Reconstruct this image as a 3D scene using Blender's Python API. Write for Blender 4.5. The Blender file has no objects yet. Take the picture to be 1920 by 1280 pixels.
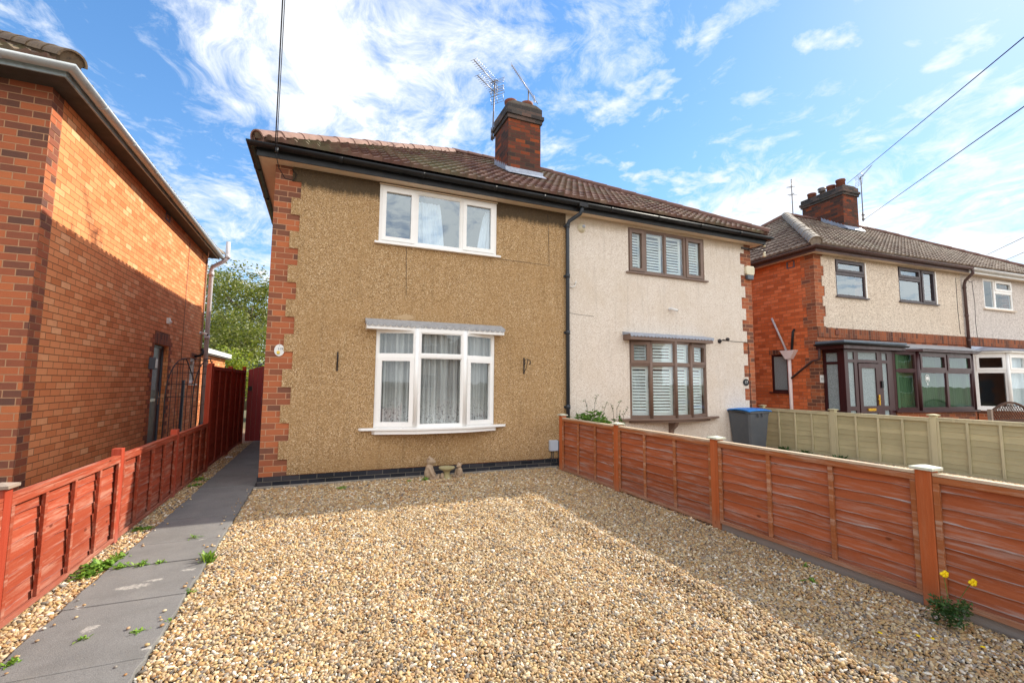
import bpy, bmesh, math, random
import numpy as np
from mathutils import Vector, Matrix, noise
SC = bpy.context.scene
COL = SC.collection
rad = math.radians
# ------------------------------------------------------------------ camera, world, sun, exposure
CAMH = 1.45
def cam_axes(yaw, pitch, roll):
    f = Vector((math.sin(yaw)*math.cos(pitch), math.cos(yaw)*math.cos(pitch), math.sin(pitch)))
    r = Vector((math.cos(yaw), -math.sin(yaw), 0)); u = r.cross(f)
    return math.cos(roll)*r+math.sin(roll)*u, -math.sin(roll)*r+math.cos(roll)*u, f
cr, cu, cf = cam_axes(rad(22.733), rad(5.205), rad(0.463))
cd = bpy.data.cameras.new('camera'); cam = bpy.data.objects.new('camera', cd); COL.objects.link(cam)
cd.sensor_fit = 'HORIZONTAL'; cd.sensor_width = 36; cd.lens = 36*848.52/1920; cd.clip_start = 0.05; cd.clip_end = 3000
mw = Matrix.Identity(4)
for i, v in enumerate((cr, cu, -cf)):
    for j in range(3): mw[j][i] = v[j]
mw[2][3] = CAMH
cam.matrix_world = mw
SC.camera = cam
SUN_DIR = Vector((1.31, 0.28, 1.0)).normalized()
SUN_EL = math.asin(SUN_DIR.z); SUN_AZ = math.atan2(SUN_DIR.x, SUN_DIR.y)
sl = bpy.data.lights.new('sun', 'SUN'); sl.energy = 4.2; sl.angle = rad(0.5); sl.color = (1.0, 0.93, 0.80)
so = bpy.data.objects.new('sun', sl); COL.objects.link(so); so.rotation_euler = SUN_DIR.to_track_quat('Z', 'Y').to_euler(); so.location = (20, 5, 20)
SC.view_settings.view_transform = 'Standard'; SC.view_settings.look = 'None'; SC.view_settings.exposure = 0.80; SC.view_settings.gamma = 1
SKY_STRENGTH = 0.15; SKY_SOFT = 0.12

def nodes_of(tree):
    tree.nodes.clear(); return tree.nodes, tree.links
class NT:
    """small node-tree writer"""
    def __init__(s, tree): s.t = tree; s.n, s.l = nodes_of(tree)
    def new(s, typ, **kw):
        nd = s.n.new(typ)
        for k, v in kw.items(): setattr(nd, k, v)
        return nd
    def set(s, sock, v):
        if hasattr(v, 'is_output') or isinstance(v, bpy.types.NodeSocket): s.l.new(v, sock)
        elif v is not None:
            if isinstance(v, (tuple, list)) and sock.type == 'RGBA' and len(v) == 3: v = (*v, 1)
            sock.default_value = v
    def math(s, op, a, b=None, c=None, clamp=False):
        nd = s.new('ShaderNodeMath', operation=op, use_clamp=clamp); s.set(nd.inputs[0], a)
        if b is not None: s.set(nd.inputs[1], b)
        if c is not None: s.set(nd.inputs[2], c)
        return nd.outputs[0]
    def vmath(s, op, a, b=None, out=0):
        nd = s.new('ShaderNodeVectorMath', operation=op); s.set(nd.inputs[0], a)
        if b is not None: s.set(nd.inputs['Scale'] if op == 'SCALE' else nd.inputs[1], b)
        return nd.outputs[out]
    def mix(s, fac, a, b, blend='MIX'):
        nd = s.new('ShaderNodeMix', data_type='RGBA', blend_type=blend); s.set(nd.inputs[0], fac); s.set(nd.inputs[6], a); s.set(nd.inputs[7], b)
        return nd.outputs[2]
    def noise(s, vec, scale, detail=3, rough=0.55, dist=0, out=0):
        nd = s.new('ShaderNodeTexNoise'); s.set(nd.inputs['Vector'], vec); s.set(nd.inputs['Scale'], scale)
        nd.inputs['Detail'].default_value = detail; nd.inputs['Roughness'].default_value = rough; nd.inputs['Distortion'].default_value = dist
        return nd.outputs[out]
    def voro(s, vec, scale, out='Color', feature='F1', rnd=1):
        nd = s.new('ShaderNodeTexVoronoi', feature=feature); s.set(nd.inputs['Vector'], vec); s.set(nd.inputs['Scale'], scale)
        nd.inputs['Randomness'].default_value = rnd
        return nd.outputs[out]
    def ramp(s, fac, stops, interp='LINEAR'):
        nd = s.new('ShaderNodeValToRGB'); s.set(nd.inputs[0], fac); r = nd.color_ramp; r.interpolation = interp
        while len(r.elements) < len(stops): r.elements.new(0.5)
        for e, (p, c) in zip(r.elements, stops):
            e.position = p; e.color = (*c, 1) if len(c) == 3 else c
        return nd.outputs[0]
    def remap(s, v, a, b, c=0, d=1):
        nd = s.new('ShaderNodeMapRange'); s.set(nd.inputs[0], v)
        for i, x in enumerate((a, b, c, d)): nd.inputs[i+1].default_value = x
        return nd.outputs[0]
    def sep(s, v):
        nd = s.new('ShaderNodeSeparateXYZ'); s.set(nd.inputs[0], v); return nd.outputs
    def comb(s, x, y, z):
        nd = s.new('ShaderNodeCombineXYZ')
        for i, v in enumerate((x, y, z)): s.set(nd.inputs[i], v)
        return nd.outputs[0]
    def scalev(s, v, sc):
        return s.vmath('MULTIPLY', v, sc)
    def bump(s, h, strength=0.5, dist=0.01):
        nd = s.new('ShaderNodeBump'); s.set(nd.inputs['Height'], h); nd.inputs['Strength'].default_value = strength; nd.inputs['Distance'].default_value = dist
        return nd.outputs[0]

# world: Nishita sky with procedural cirrus and small cumulus painted on a cloud plane of directions
W = bpy.data.worlds.new('World'); SC.world = W; W.use_nodes = True
N = NT(W.node_tree)
sky = N.new('ShaderNodeTexSky', sky_type='NISHITA'); sky.sun_disc = False; sky.sun_elevation = SUN_EL; sky.sun_rotation = SUN_AZ
sky.air_density = 1.0; sky.dust_density = 0.15; sky.ozone_density = 1.6; sky.altitude = 50
tc = N.new('ShaderNodeTexCoord'); D_ = tc.outputs['Generated']
sx, sy, sz = N.sep(D_)
zz = N.math('ADD', N.math('MAXIMUM', sz, 0.0), 0.16)
cp = N.comb(N.math('DIVIDE', sx, zz), N.math('DIVIDE', sy, zz), 0.0)
def blob(d, width, amp):
    dv = Vector(d).normalized()
    dot = N.vmath('DOT_PRODUCT', D_, tuple(dv), out=1)
    return N.math('MULTIPLY', N.remap(dot, math.cos(width), 1.0, 0, 1), amp)
warp = N.vmath('SCALE', N.vmath('SUBTRACT', N.noise(cp, 1.6, 3, 0.5, out=1), (0.5, 0.5, 0.5)), 0.55)
cpw = N.vmath('ADD', cp, warp)
streak = N.noise(N.vmath('MULTIPLY', cpw, (2.0, 1.1, 1)), 2.8, 12, 0.70, 0.4)     # wispy cirrus sheets
puffs = N.noise(N.vmath('MULTIPLY', cpw, (1.0, 1.0, 1)), 10, 8, 0.66, 0.3)       # mottled altocumulus
cover = None
for d, w_, a_ in [((-.12, .80, .60), .20, .15), ((.0, .84, .54), .20, .17), ((.09, .88, .47), .20, .13), ((.22, .90, .38), .2, .13), ((.33, .74, .60), .26, .16), ((.60, .55, .60), .25, .10),
                  ((-.02, .72, .69), .3, .12), ((.45, .80, .36), .12, .08),
                  ((-.15, .96, .22), .20, .15), ((.85, .50, .16), .40, .32), ((.70, .65, .22), .26, .22), ((.5, .85, .22), .22, .12),
                  ((-.42, .80, .45), .10, .13), ((-.30, .84, .36), .10, .08),
                  ((-.33, .84, .42), .10, -.08), ((-.28, .80, .55), .10, -.10), ((.62, .62, .48), .34, -.17), ((.33, .88, .44), .12, -.10), ((.80, .35, .52), .30, -.12)]:
    b = blob(d, w_, a_); cover = b if cover is None else N.math('ADD', cover, b)
back = N.remap(sy, 0.2, -0.4, 0, 0.30)          # unseen cloud added behind the camera to fill the shaded fronts
lowh = N.remap(sz, 0.26, 0.03, 0, 0.12)
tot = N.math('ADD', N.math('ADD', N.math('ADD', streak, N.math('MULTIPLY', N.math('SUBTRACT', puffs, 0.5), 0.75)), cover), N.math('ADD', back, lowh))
mask = N.remap(tot, 0.50, 0.84)
mask = N.math('POWER', N.math('MINIMUM', N.math('MAXIMUM', mask, 0.0), 1.0), 1.15)
small = N.noise(N.vmath('MULTIPLY', cp, (1.0, 1.0, 1)), 4.6, 6, 0.58, 0.2)
smask = N.math('MULTIPLY', N.remap(N.math('ADD', small, N.math('MULTIPLY', N.remap(sx, 0.0, 0.5, 0, 1), 0.05)), 0.62, 0.72), 0.8)
mask = N.math('MAXIMUM', mask, smask)
lum = N.vmath('DOT_PRODUCT', sky.outputs[0], (0.25, 0.60, 0.15), out=1)
soft = N.math('DIVIDE', 1.25, N.math('ADD', 1.0, N.math('MULTIPLY', lum, SKY_SOFT)))   # eases the glare round the sun
hs = N.new('ShaderNodeHueSaturation'); hs.inputs['Saturation'].default_value = 1.22; hs.inputs['Value'].default_value = 1.0
N.l.new(N.vmath('SCALE', sky.outputs[0], soft), hs.inputs['Color'])
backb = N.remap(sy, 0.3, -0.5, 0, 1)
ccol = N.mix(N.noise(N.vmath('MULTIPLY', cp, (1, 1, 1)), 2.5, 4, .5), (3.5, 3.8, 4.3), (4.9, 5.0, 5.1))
ccol = N.mix(backb, ccol, (8.6, 8.5, 8.3))  # out-of-view cloud made extra bright as fill light
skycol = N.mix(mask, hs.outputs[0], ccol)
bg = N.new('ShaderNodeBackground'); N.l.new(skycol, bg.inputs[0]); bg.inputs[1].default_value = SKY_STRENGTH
wo = N.new('ShaderNodeOutputWorld'); N.l.new(bg.outputs[0], wo.inputs[0])

# ------------------------------------------------------------------ materials
MATS = {}
def material(name):
    m = bpy.data.materials.new(name); m.use_nodes = True; t = NT(m.node_tree)
    b = t.new('ShaderNodeBsdfPrincipled'); o = t.new('ShaderNodeOutputMaterial'); t.l.new(b.outputs[0], o.inputs[0])
    MATS[name] = m
    return m, t, b, o
def obco(t): return t.new('ShaderNodeTexCoord').outputs['Object']
def uvco(t): return t.new('ShaderNodeTexCoord').outputs['UV']

def plain(name, c1, c2=None, scale=6, rough=0.5, bump=0.15, bscale=60, metallic=0, spec=0.5, stretch=(1, 1, 1), dirt=None):
    m, t, b, o = material(name)
    co = t.vmath('MULTIPLY', obco(t), stretch)
    c2 = c2 or tuple(x*0.8 for x in c1)
    f = t.noise(co, scale, 5, 0.6)
    col = t.mix(t.remap(f, 0.3, 0.7), c1, c2)
    if dirt:
        col = t.mix(t.math('MULTIPLY', t.remap(t.noise(co, scale*2.7, 6, 0.65), 0.52, 0.72), dirt[1]), col, dirt[0])
    t.set(b.inputs['Base Color'], col)
    rr = t.remap(t.noise(co, scale*3, 3), 0.3, 0.7, rough-0.06, rough+0.08); t.set(b.inputs['Roughness'], rr)
    b.inputs['Metallic'].default_value = metallic
    b.inputs['Specular IOR Level'].default_value = spec
    if bump: t.set(b.inputs['Normal'], t.bump(t.noise(co, bscale, 4), bump, 0.004))
    return m

def brick(name, stops, mortar, bw=0.235, rh=0.083, ms=0.0055, offx=0, offz=0.12, bump=0.6, efflo=0.0, weather=0.25, wcol=(0.08, 0.05, 0.035), soldier=False):
    m, t, b, o = material(name)
    uv = t.vmath('SUBTRACT', uvco(t), (offx, offz, 0))
    if soldier:
        q = t.sep(uv); uv = t.comb(q[1], q[0], 0.0)
    def bt(c1, c2, mo):
        nd = t.new('ShaderNodeTexBrick'); t.set(nd.inputs['Vector'], uv); nd.offset = 0.5; nd.squash = 1
        t.set(nd.inputs['Color1'], c1); t.set(nd.inputs['Color2'], c2); t.set(nd.inputs['Mortar'], mo)
        nd.inputs['Scale'].default_value = 1; nd.inputs['Mortar Size'].default_value = ms; nd.inputs['Mortar Smooth'].default_value = 0.15
        nd.inputs['Brick Width'].default_value = bw; nd.inputs['Row Height'].default_value = rh; return nd
    nd = bt((0, 0, 0), (1, 1, 1), (0.5, 0.5, 0.5))
    rnd = t.math('MULTIPLY', nd.outputs[0], 1.0)
    wig = t.noise(uv, 14, 5, 0.65)
    val = t.math('ADD', rnd, t.math('MULTIPLY', t.math('SUBTRACT', wig, 0.5), 0.22))
    col = t.ramp(val, stops)
    col = t.mix(t.math('MULTIPLY', t.remap(t.noise(uv, 1.6, 6, 0.6), 0.5, 0.75), weather), col, wcol)
    col = t.mix(t.math('MULTIPLY', t.remap(t.noise(uv, 120, 3, 0.6), 0.5, 0.8), 0.25), col, tuple(x*0.45 for x in stops[0][1]))
    if efflo: col = t.mix(t.math('MULTIPLY', t.remap(t.noise(uv, 3.1, 7, 0.7), 0.58, 0.72), efflo), col, (0.62, 0.55, 0.47))
    mcol = t.mix(t.noise(uv, 30, 4), mortar, tuple(x*0.65 for x in mortar))
    fin = t.mix(nd.outputs[1], col, mcol)
    t.set(b.inputs['Base Color'], fin); b.inputs['Roughness'].default_value = 0.9; b.inputs['Specular IOR Level'].default_value = 0.25
    h = t.math('ADD', t.math('MULTIPLY', t.math('SUBTRACT', 1.0, nd.outputs[1]), 1.0), t.math('MULTIPLY', t.noise(uv, 70, 4, 0.7), 0.35))
    h = t.math('ADD', h, t.math('MULTIPLY', rnd, 0.2))
    t.set(b.inputs['Normal'], t.bump(h, min(1.0, bump*1.5), 0.010))
    return m

def pebbledash(name, stops, scale=75, stain=None, top=None, base=(0.3, 0.24, 0.16), bump=0.7, blot=None, streak=0.3, patch=None):
    m, t, b, o = material(name)
    co = obco(t)
    wob = t.vmath('ADD', co, t.vmath('SCALE', t.noise(co, 40, 2, out=1), 0.01))
    vc = t.new('ShaderNodeTexVoronoi'); t.set(vc.inputs['Vector'], wob); vc.inputs['Scale'].default_value = scale
    r = t.sep(vc.outputs['Color'])[0]
    col = t.ramp(r, stops)
    vd = vc.outputs['Distance']
    col = t.mix(t.math('MULTIPLY', t.remap(vd, 0.45, 0.75), 0.55), col, base)
    big = t.noise(co, 1.1, 5, 0.6)
    if blot: col = t.mix(t.math('MULTIPLY', t.remap(big, 0.45, 0.7), blot[1]), col, blot[0])
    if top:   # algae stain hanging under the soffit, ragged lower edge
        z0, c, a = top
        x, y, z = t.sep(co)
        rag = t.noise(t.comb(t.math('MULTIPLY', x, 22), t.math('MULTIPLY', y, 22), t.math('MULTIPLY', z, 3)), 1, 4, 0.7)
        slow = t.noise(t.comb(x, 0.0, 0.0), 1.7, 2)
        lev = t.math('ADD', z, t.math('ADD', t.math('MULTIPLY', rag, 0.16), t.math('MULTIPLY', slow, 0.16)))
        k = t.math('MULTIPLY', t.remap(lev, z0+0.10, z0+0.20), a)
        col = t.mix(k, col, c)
    xx, yy, zz_ = t.sep(co)
    runs = t.noise(t.comb(t.math('MULTIPLY', xx, 9), 0.0, t.math('MULTIPLY', zz_, 0.6)), 1.3, 6, 0.7)     # rain runs
    col = t.mix(t.math('MULTIPLY', t.remap(runs, 0.52, 0.74), streak), col, tuple(x*0.45 for x in base))
    damp = t.math('MULTIPLY', t.remap(t.math('ADD', zz_, t.math('MULTIPLY', t.noise(co, 3, 5, 0.7), 0.7)), 0.75, 0.30), 0.45)
    col = t.mix(damp, col, tuple(x*0.55 for x in base))
    if patch:
        px, pz, rx, rz, pc = patch
        dd = t.vmath('LENGTH', t.vmath('MULTIPLY', t.vmath('SUBTRACT', t.vmath('ADD', co, t.vmath('SCALE', t.noise(co, 9, 4, 0.7, out=1), 0.12)), (px+.06, 0, pz+.06)), (1/rx, 0, 1/rz)), out=1)
        col = t.mix(t.math('MULTIPLY', t.remap(dd, 1.1, 0.8), 0.8), col, pc)
    t.set(b.inputs['Base Color'], col); b.inputs['Roughness'].default_value = 0.9; b.inputs['Specular IOR Level'].default_value = 0.2
    h = t.math('SUBTRACT', 1.0, vd)
    h = t.math('ADD', h, t.math('MULTIPLY', big, 0.5))
    t.set(b.inputs['Normal'], t.bump(h, bump, 0.008))
    return m

def wood(name, c1, c2, worn, wornamt, grain_axis='Y', rough=0.75, sc=1.0, knots=True):
    m, t, b, o = material(name)
    co = obco(t)
    oi = t.new('ShaderNodeObjectInfo').outputs['Random']
    co = t.vmath('ADD', co, t.comb(t.math('MULTIPLY', oi, 7.0), t.math('MULTIPLY', oi, 3.0), 0.0))
    st = {'X': (1.2, 18, 18), 'Y': (18, 1.2, 18), 'Z': (18, 18, 1.2)}[grain_axis]
    g = t.noise(t.vmath('MULTIPLY', co, st), 3*sc, 6, 0.65, 0.6)
    br = t.voro(t.vmath('MULTIPLY', co, tuple(0.02 if i == 'XYZ'.index(grain_axis) else 9 for i in range(3))), 1.0)
    big = t.noise(co, 2.3, 5, 0.6)
    col = t.mix(t.remap(g, 0.3, 0.75), c1, c2)
    col = t.mix(t.math('MULTIPLY', t.sep(br)[0], 0.35), col, tuple(x*0.55 for x in c1))
    col = t.mix(t.math('MULTIPLY', t.remap(big, 0.45, 0.7), 0.35), col, tuple(min(1, x*1.35) for x in c1))
    isl = t.new('ShaderNodeNewGeometry').outputs['Random Per Island']
    col = t.mix(t.math('MULTIPLY', isl, 0.42), col, tuple(x*0.50 for x in c1))
    col = t.mix(t.math('MULTIPLY', t.remap(t.math('ADD', t.sep(co)[2], t.math('MULTIPLY', t.noise(co, 5, 5, .7), 0.25)), 0.30, 0.12), 0.35), col, tuple(0.6*x+0.05 for x in worn))
    w = t.math('MULTIPLY', t.remap(t.noise(t.vmath('MULTIPLY', co, tuple(x*0.35 for x in st)), 4, 7, 0.72), 0.50, 0.64), wornamt)
    col = t.mix(w, col, worn)
    if knots:
        kn = t.remap(t.voro(t.vmath('MULTIPLY', co, tuple(0.5 if i == 'XYZ'.index(grain_axis) else 1 for i in range(3))), 5.5, 'Distance'), 0.05, 0.085, 0.8, 0)
        col = t.mix(kn, col, tuple(x*0.35 for x in c1))
    t.set(b.inputs['Base Color'], col); b.inputs['Roughness'].default_value = rough; b.inputs['Specular IOR Level'].default_value = 0.18
    t.set(b.inputs['Normal'], t.bump(g, 0.6, 0.004))
    return m

def glass(name, tint=(0.8, 0.86, 0.86), ior=1.9, rough=0.0, cloudy=0.0, ccol=(0.5, 0.55, 0.55), wav=0.0):
    m, t, b, o = material(name); t.n.remove(b)
    tr = t.new('ShaderNodeBsdfTransparent'); tr.inputs[0].default_value = (*tint, 1)
    gl = t.new('ShaderNodeBsdfGlossy'); gl.inputs['Roughness'].default_value = rough; gl.inputs[0].default_value = (0.82, 0.93, 1.0, 1)  # blue of the reflected sky put into the gloss colour
    fr = t.new('ShaderNodeFresnel'); fr.inputs[0].default_value = ior
    nz = t.bump(t.noise(obco(t), 2.5 if not wav else 45, 2), 0.05 if not wav else wav, 0.02 if not wav else 0.01); t.l.new(nz, gl.inputs['Normal'])
    ff = t.math('MULTIPLY', fr.outputs[0], t.math('SUBTRACT', 1.0, t.new('ShaderNodeNewGeometry').outputs['Backfacing']))
    mx = t.new('ShaderNodeMixShader'); t.l.new(ff, mx.inputs[0]); t.l.new(tr.outputs[0], mx.inputs[1]); t.l.new(gl.outputs[0], mx.inputs[2])
    out = mx.outputs[0]
    if cloudy:
        df = t.new('ShaderNodeBsdfDiffuse'); df.inputs[0].default_value = (*ccol, 1)
        f = t.math('MULTIPLY', t.remap(t.noise(obco(t), 60, 4, 0.7), 0.35, 0.65, 0.5, 1.0), cloudy)
        m2 = t.new('ShaderNodeMixShader'); t.set(m2.inputs[0], f); t.l.new(out, m2.inputs[1]); t.l.new(df.outputs[0], m2.inputs[2]); out = m2.outputs[0]
    t.l.new(out, o.inputs[0])
    return m

def leafmat(name, c1, c2, sc=1.0):
    m, t, b, o = material(name)
    oi = t.new('ShaderNodeNewGeometry').outputs['Random Per Island']
    f = t.math('ADD', t.math('MULTIPLY', oi, 0.6), t.math('MULTIPLY', t.noise(obco(t), 1.3*sc, 3), 0.6))
    col = t.ramp(f, [(0.25, tuple(x*0.55 for x in c1)), (0.5, c1), (0.8, c2)])
    t.set(b.inputs['Base Color'], col); b.inputs['Roughness'].default_value = 0.55
    tl = t.new('ShaderNodeBsdfTranslucent'); t.set(tl.inputs[0], t.mix(0.4, col, (0.25, 0.35, 0.02)))
    mx = t.new('ShaderNodeMixShader'); mx.inputs[0].default_value = 0.35; t.l.new(b.outputs[0], mx.inputs[1]); t.l.new(tl.outputs[0], mx.inputs[2])
    t.l.new(mx.outputs[0], o.inputs[0])
    return m

# bricks
M_BR_MAIN = brick('brick_red_mix', [(0.0, (0.15, 0.075, 0.055)), (0.3, (0.26, 0.10, 0.060)), (0.5, (0.36, 0.12, 0.065)), (0.75, (0.40, 0.135, 0.07)), (1.0, (0.48, 0.165, 0.08))], (0.60, 0.34, 0.21), bw=0.225, weather=0.1)
M_BR_FRONT = brick('brick_dark_mix', [(0.0, (0.13, 0.065, 0.05)), (0.3, (0.27, 0.095, 0.058)), (0.6, (0.38, 0.12, 0.065)), (1.0, (0.50, 0.17, 0.08))], (0.52, 0.30, 0.18), bw=0.225, offz=0.0, weather=0.15)
M_BR_ORANGE = brick('brick_orange', [(0.0, (0.60, 0.21, 0.09)), (0.15, (0.71, 0.265, 0.12)), (0.5, (0.76, 0.30, 0.14)), (0.85, (0.80, 0.345, 0.165)), (1.0, (0.87, 0.46, 0.25))], (0.27, 0.13, 0.07), bw=0.225, ms=0.004, offz=0.0, weather=0.18, wcol=(0.34, 0.15, 0.07), bump=0.7)  # dark mortar colour stands in for shade in the raked joints
M_BR_SIDE3 = brick('brick_bright_orange', [(0.0, (0.46, 0.12, 0.055)), (0.5, (0.68, 0.185, 0.080)), (1.0, (0.78, 0.25, 0.12))], (0.46, 0.17, 0.09), bw=0.225, weather=0.35, wcol=(0.34, 0.09, 0.045), bump=0.4, efflo=0.3)
M_BR_CHIM = brick('brick_chimney', [(0.0, (0.05, 0.034, 0.03)), (0.4, (0.11, 0.045, 0.033)), (0.75, (0.17, 0.055, 0.035)), (0.90, (0.22, 0.06, 0.032)), (1.0, (0.30, 0.08, 0.035))], (0.12, 0.09, 0.06), bw=0.225, weather=0.55, wcol=(0.05, 0.04, 0.035), offz=0.0)
M_BR_BLACK = brick('brick_blue_black', [(0.0, (0.016, 0.018, 0.024)), (0.5, (0.028, 0.031, 0.04)), (1.0, (0.055, 0.05, 0.055))], (0.20, 0.18, 0.15), bw=0.225, offz=0.0, ms=0.004, weather=0.1)
M_BR_SOLDIER = brick('brick_soldier', [(0.0, (0.10, 0.045, 0.035)), (0.5, (0.26, 0.09, 0.05)), (1.0, (0.36, 0.12, 0.06))], (0.32, 0.20, 0.13), bw=0.225, rh=0.083, offz=0.0, soldier=True)
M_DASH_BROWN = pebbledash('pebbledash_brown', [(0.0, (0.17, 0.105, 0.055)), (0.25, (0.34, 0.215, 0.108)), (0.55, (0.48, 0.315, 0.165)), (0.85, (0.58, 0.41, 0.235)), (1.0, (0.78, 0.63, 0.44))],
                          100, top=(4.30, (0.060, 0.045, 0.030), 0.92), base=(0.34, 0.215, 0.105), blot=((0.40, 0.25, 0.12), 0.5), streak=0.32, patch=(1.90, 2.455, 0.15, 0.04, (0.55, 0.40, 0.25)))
M_DASH_CREAM = pebbledash('pebbledash_cream', [(0.0, (0.52, 0.43, 0.36)), (0.2, (0.68, 0.595, 0.515)), (0.6, (0.79, 0.72, 0.645)), (1.0, (0.88, 0.83, 0.77))],
                          105, top=(4.40, (0.34, 0.25, 0.14), 0.5), base=(0.64, 0.55, 0.43), blot=((0.60, 0.50, 0.38), 0.4))
M_DASH_STONE = pebbledash('pebbledash_stone', [(0.0, (0.34, 0.26, 0.20)), (0.25, (0.62, 0.52, 0.42)), (0.6, (0.75, 0.65, 0.54)), (1.0, (0.86, 0.78, 0.67))],
                          60, top=(4.58, (0.30, 0.22, 0.13), 0.5), base=(0.60, 0.50, 0.40), blot=((0.60, 0.50, 0.40), 0.4))
M_DASH_GREY = pebbledash('pebbledash_grey', [(0.0, (0.34, 0.29, 0.26)), (0.3, (0.60, 0.54, 0.49)), (1.0, (0.80, 0.74, 0.69))], 58, top=(4.5, (0.3, .24, .2), .3), base=(0.56, 0.50, 0.46))
M_UPVC = plain('white_upvc', (0.90, 0.89, 0.87), (0.86, 0.85, 0.82), 3, 0.32, 0.02)
M_BROWNFR = plain('taupe_frame', (0.19, 0.125, 0.095), (0.16, 0.105, 0.08), 4, 0.45, 0.05)
M_MAHOG = plain('dark_mahogany_frame', (0.055, 0.016, 0.018), (0.035, 0.010, 0.012), 4, 0.35, 0.08, stretch=(1, 1, .1))
M_DARKFR = plain('dark_brown_frame', (0.055, 0.035, 0.04), (0.04, 0.027, 0.03), 4, 0.4, 0.04)
M_BLACKPL = plain('black_plastic', (0.010, 0.011, 0.013), (0.016, 0.017, 0.020), 3, 0.42, 0.08, spec=0.3, dirt=((0.05, 0.045, 0.04), 0.25))
M_PIPE = plain('slate_painted_pipe', (0.032, 0.040, 0.052), (0.025, 0.032, 0.042), 3, 0.45, 0.1)
M_PIPEW = plain('pale_grey_pipe', (0.56, 0.54, 0.55), (0.48, 0.45, 0.46), 2, 0.45, 0.08, dirt=((0.3, 0.26, 0.24), 0.4))
M_GUTW = plain('pale_gutter', (0.48, 0.52, 0.55), (0.38, 0.42, 0.45), 2.5, 0.35, 0.08, dirt=((0.20, 0.18, 0.15), 0.45))
M_GUTBR = plain('brown_gutter', (0.10, 0.05, 0.045), (0.07, 0.04, 0.035), 3, 0.5, 0.1)
M_BROWNPIPE = plain('brown_iron_pipe', (0.26, 0.09, 0.045), (0.20, 0.07, 0.04), 4, 0.55, 0.1)
M_SOFFIT = plain('cream_soffit', (0.72, 0.60, 0.47), (0.64, 0.53, 0.42), 2, 0.6, 0.05)
M_FASCIAG = plain('grey_fascia', (0.34, 0.42, 0.46), (0.25, 0.30, 0.33), 3, 0.6, 0.2, dirt=((0.12, 0.10, 0.09), 0.6))
M_LEAD = plain('lead_flashing', (0.40, 0.44, 0.52), (0.30, 0.33, 0.39), 8, 0.5, 0.35, 40, metallic=0.25, dirt=((0.16, 0.16, 0.17), 0.5))
M_LEADP = plain('pale_lead', (0.42, 0.42, 0.42), (0.30, 0.31, 0.33), 12, 0.55, 0.3, 40, dirt=((0.16, 0.14, 0.12), 0.7))
M_POT = plain('terracotta_pot', (0.24, 0.075, 0.04), (0.16, 0.06, 0.04), 9, 0.8, 0.2, dirt=((0.05, 0.035, 0.03), 0.6))
M_CAP = plain('weathered_flaunching', (0.16, 0.14, 0.12), (0.10, 0.085, 0.07), 9, 0.9, 0.5)
M_ALU = plain('aerial_metal', (0.42, 0.42, 0.44), (0.30, 0.29, 0.29), 20, 0.4, 0, metallic=0.8)
M_MAST = plain('mast_steel', (0.13, 0.12, 0.13), (0.20, 0.16, 0.13), 20, 0.5, 0, metallic=0.5)
M_BLKMET = plain('black_wrought_iron', (0.025, 0.025, 0.03), (0.05, 0.035, 0.03), 20, 0.5, 0.1, metallic=0.4)
M_CABLE = plain('cable_rubber', (0.03, 0.03, 0.035), None, 9, 0.6, 0)
M_CABLEW = plain('cable_pale', (0.45, 0.40, 0.34), None, 9, 0.6, 0)
M_BLUEDOOR = plain('navy_composite_door', (0.022, 0.035, 0.065), (0.018, 0.028, 0.05), 3, 0.35, 0.06)
M_GREYFR = plain('slate_grey_frame', (0.10, 0.12, 0.15), None, 3, 0.45, 0.05)
M_CONC = plain('concrete_footing', (0.34, 0.30, 0.25), (0.22, 0.20, 0.17), 14, 0.92, 0.7, 60, dirt=((0.13, 0.12, 0.11), 0.6))
M_STONE = plain('cast_stone', (0.46, 0.34, 0.23), (0.36, 0.27, 0.19), 12, 0.85, 0.5, 90, dirt=((0.20, 0.15, 0.11), 0.55))
M_STONEM = plain('mossy_stone', (0.36, 0.32, 0.15), (0.42, 0.34, 0.22), 14, 0.9, 0.5, 90, dirt=((0.10, 0.11, 0.04), 0.7))
M_WFENCE_R = wood('stained_red_wood', (0.31, 0.062, 0.034), (0.38, 0.10, 0.058), (0.46, 0.27, 0.20), 0.5, 'Y', 0.88)
M_WFENCE_DR = wood('dark_red_wood', (0.30, 0.060, 0.040), (0.36, 0.08, 0.05), (0.34, 0.17, 0.13), 0.15, 'Y', 0.7)
M_WPOST_R = wood('red_post_wood', (0.36, 0.06, 0.035), (0.44, 0.085, 0.05), (0.45, 0.30, 0.25), 0.15, 'Z', 0.7)
M_WFENCE_O = wood('cedar_stained_wood', (0.37, 0.105, 0.048), (0.48, 0.16, 0.080), (0.46, 0.34, 0.28), 0.5, 'Y', 0.9)
M_WPOST_O = wood('cedar_post_wood', (0.47, 0.125, 0.050), (0.54, 0.17, 0.075), (0.55, 0.35, 0.2), 0.1, 'Z', 0.65)
M_WRAIL_O = wood('weathered_rail_wood', (0.38, 0.125, 0.05), (0.46, 0.19, 0.09), (0.56, 0.44, 0.34), 0.5, 'Y', 0.8, knots=False)
M_EDGE_O = wood('weathered_board_edge', (0.30, 0.16, 0.11), (0.36, 0.24, 0.20), (0.50, 0.46, 0.44), 0.75, 'Y', 0.85, knots=False)
M_EDGE_R = wood('red_board_edge', (0.22, 0.05, 0.035), (0.34, 0.12, 0.09), (0.50, 0.34, 0.28), 0.4, 'Y', 0.8, knots=False)
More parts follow.
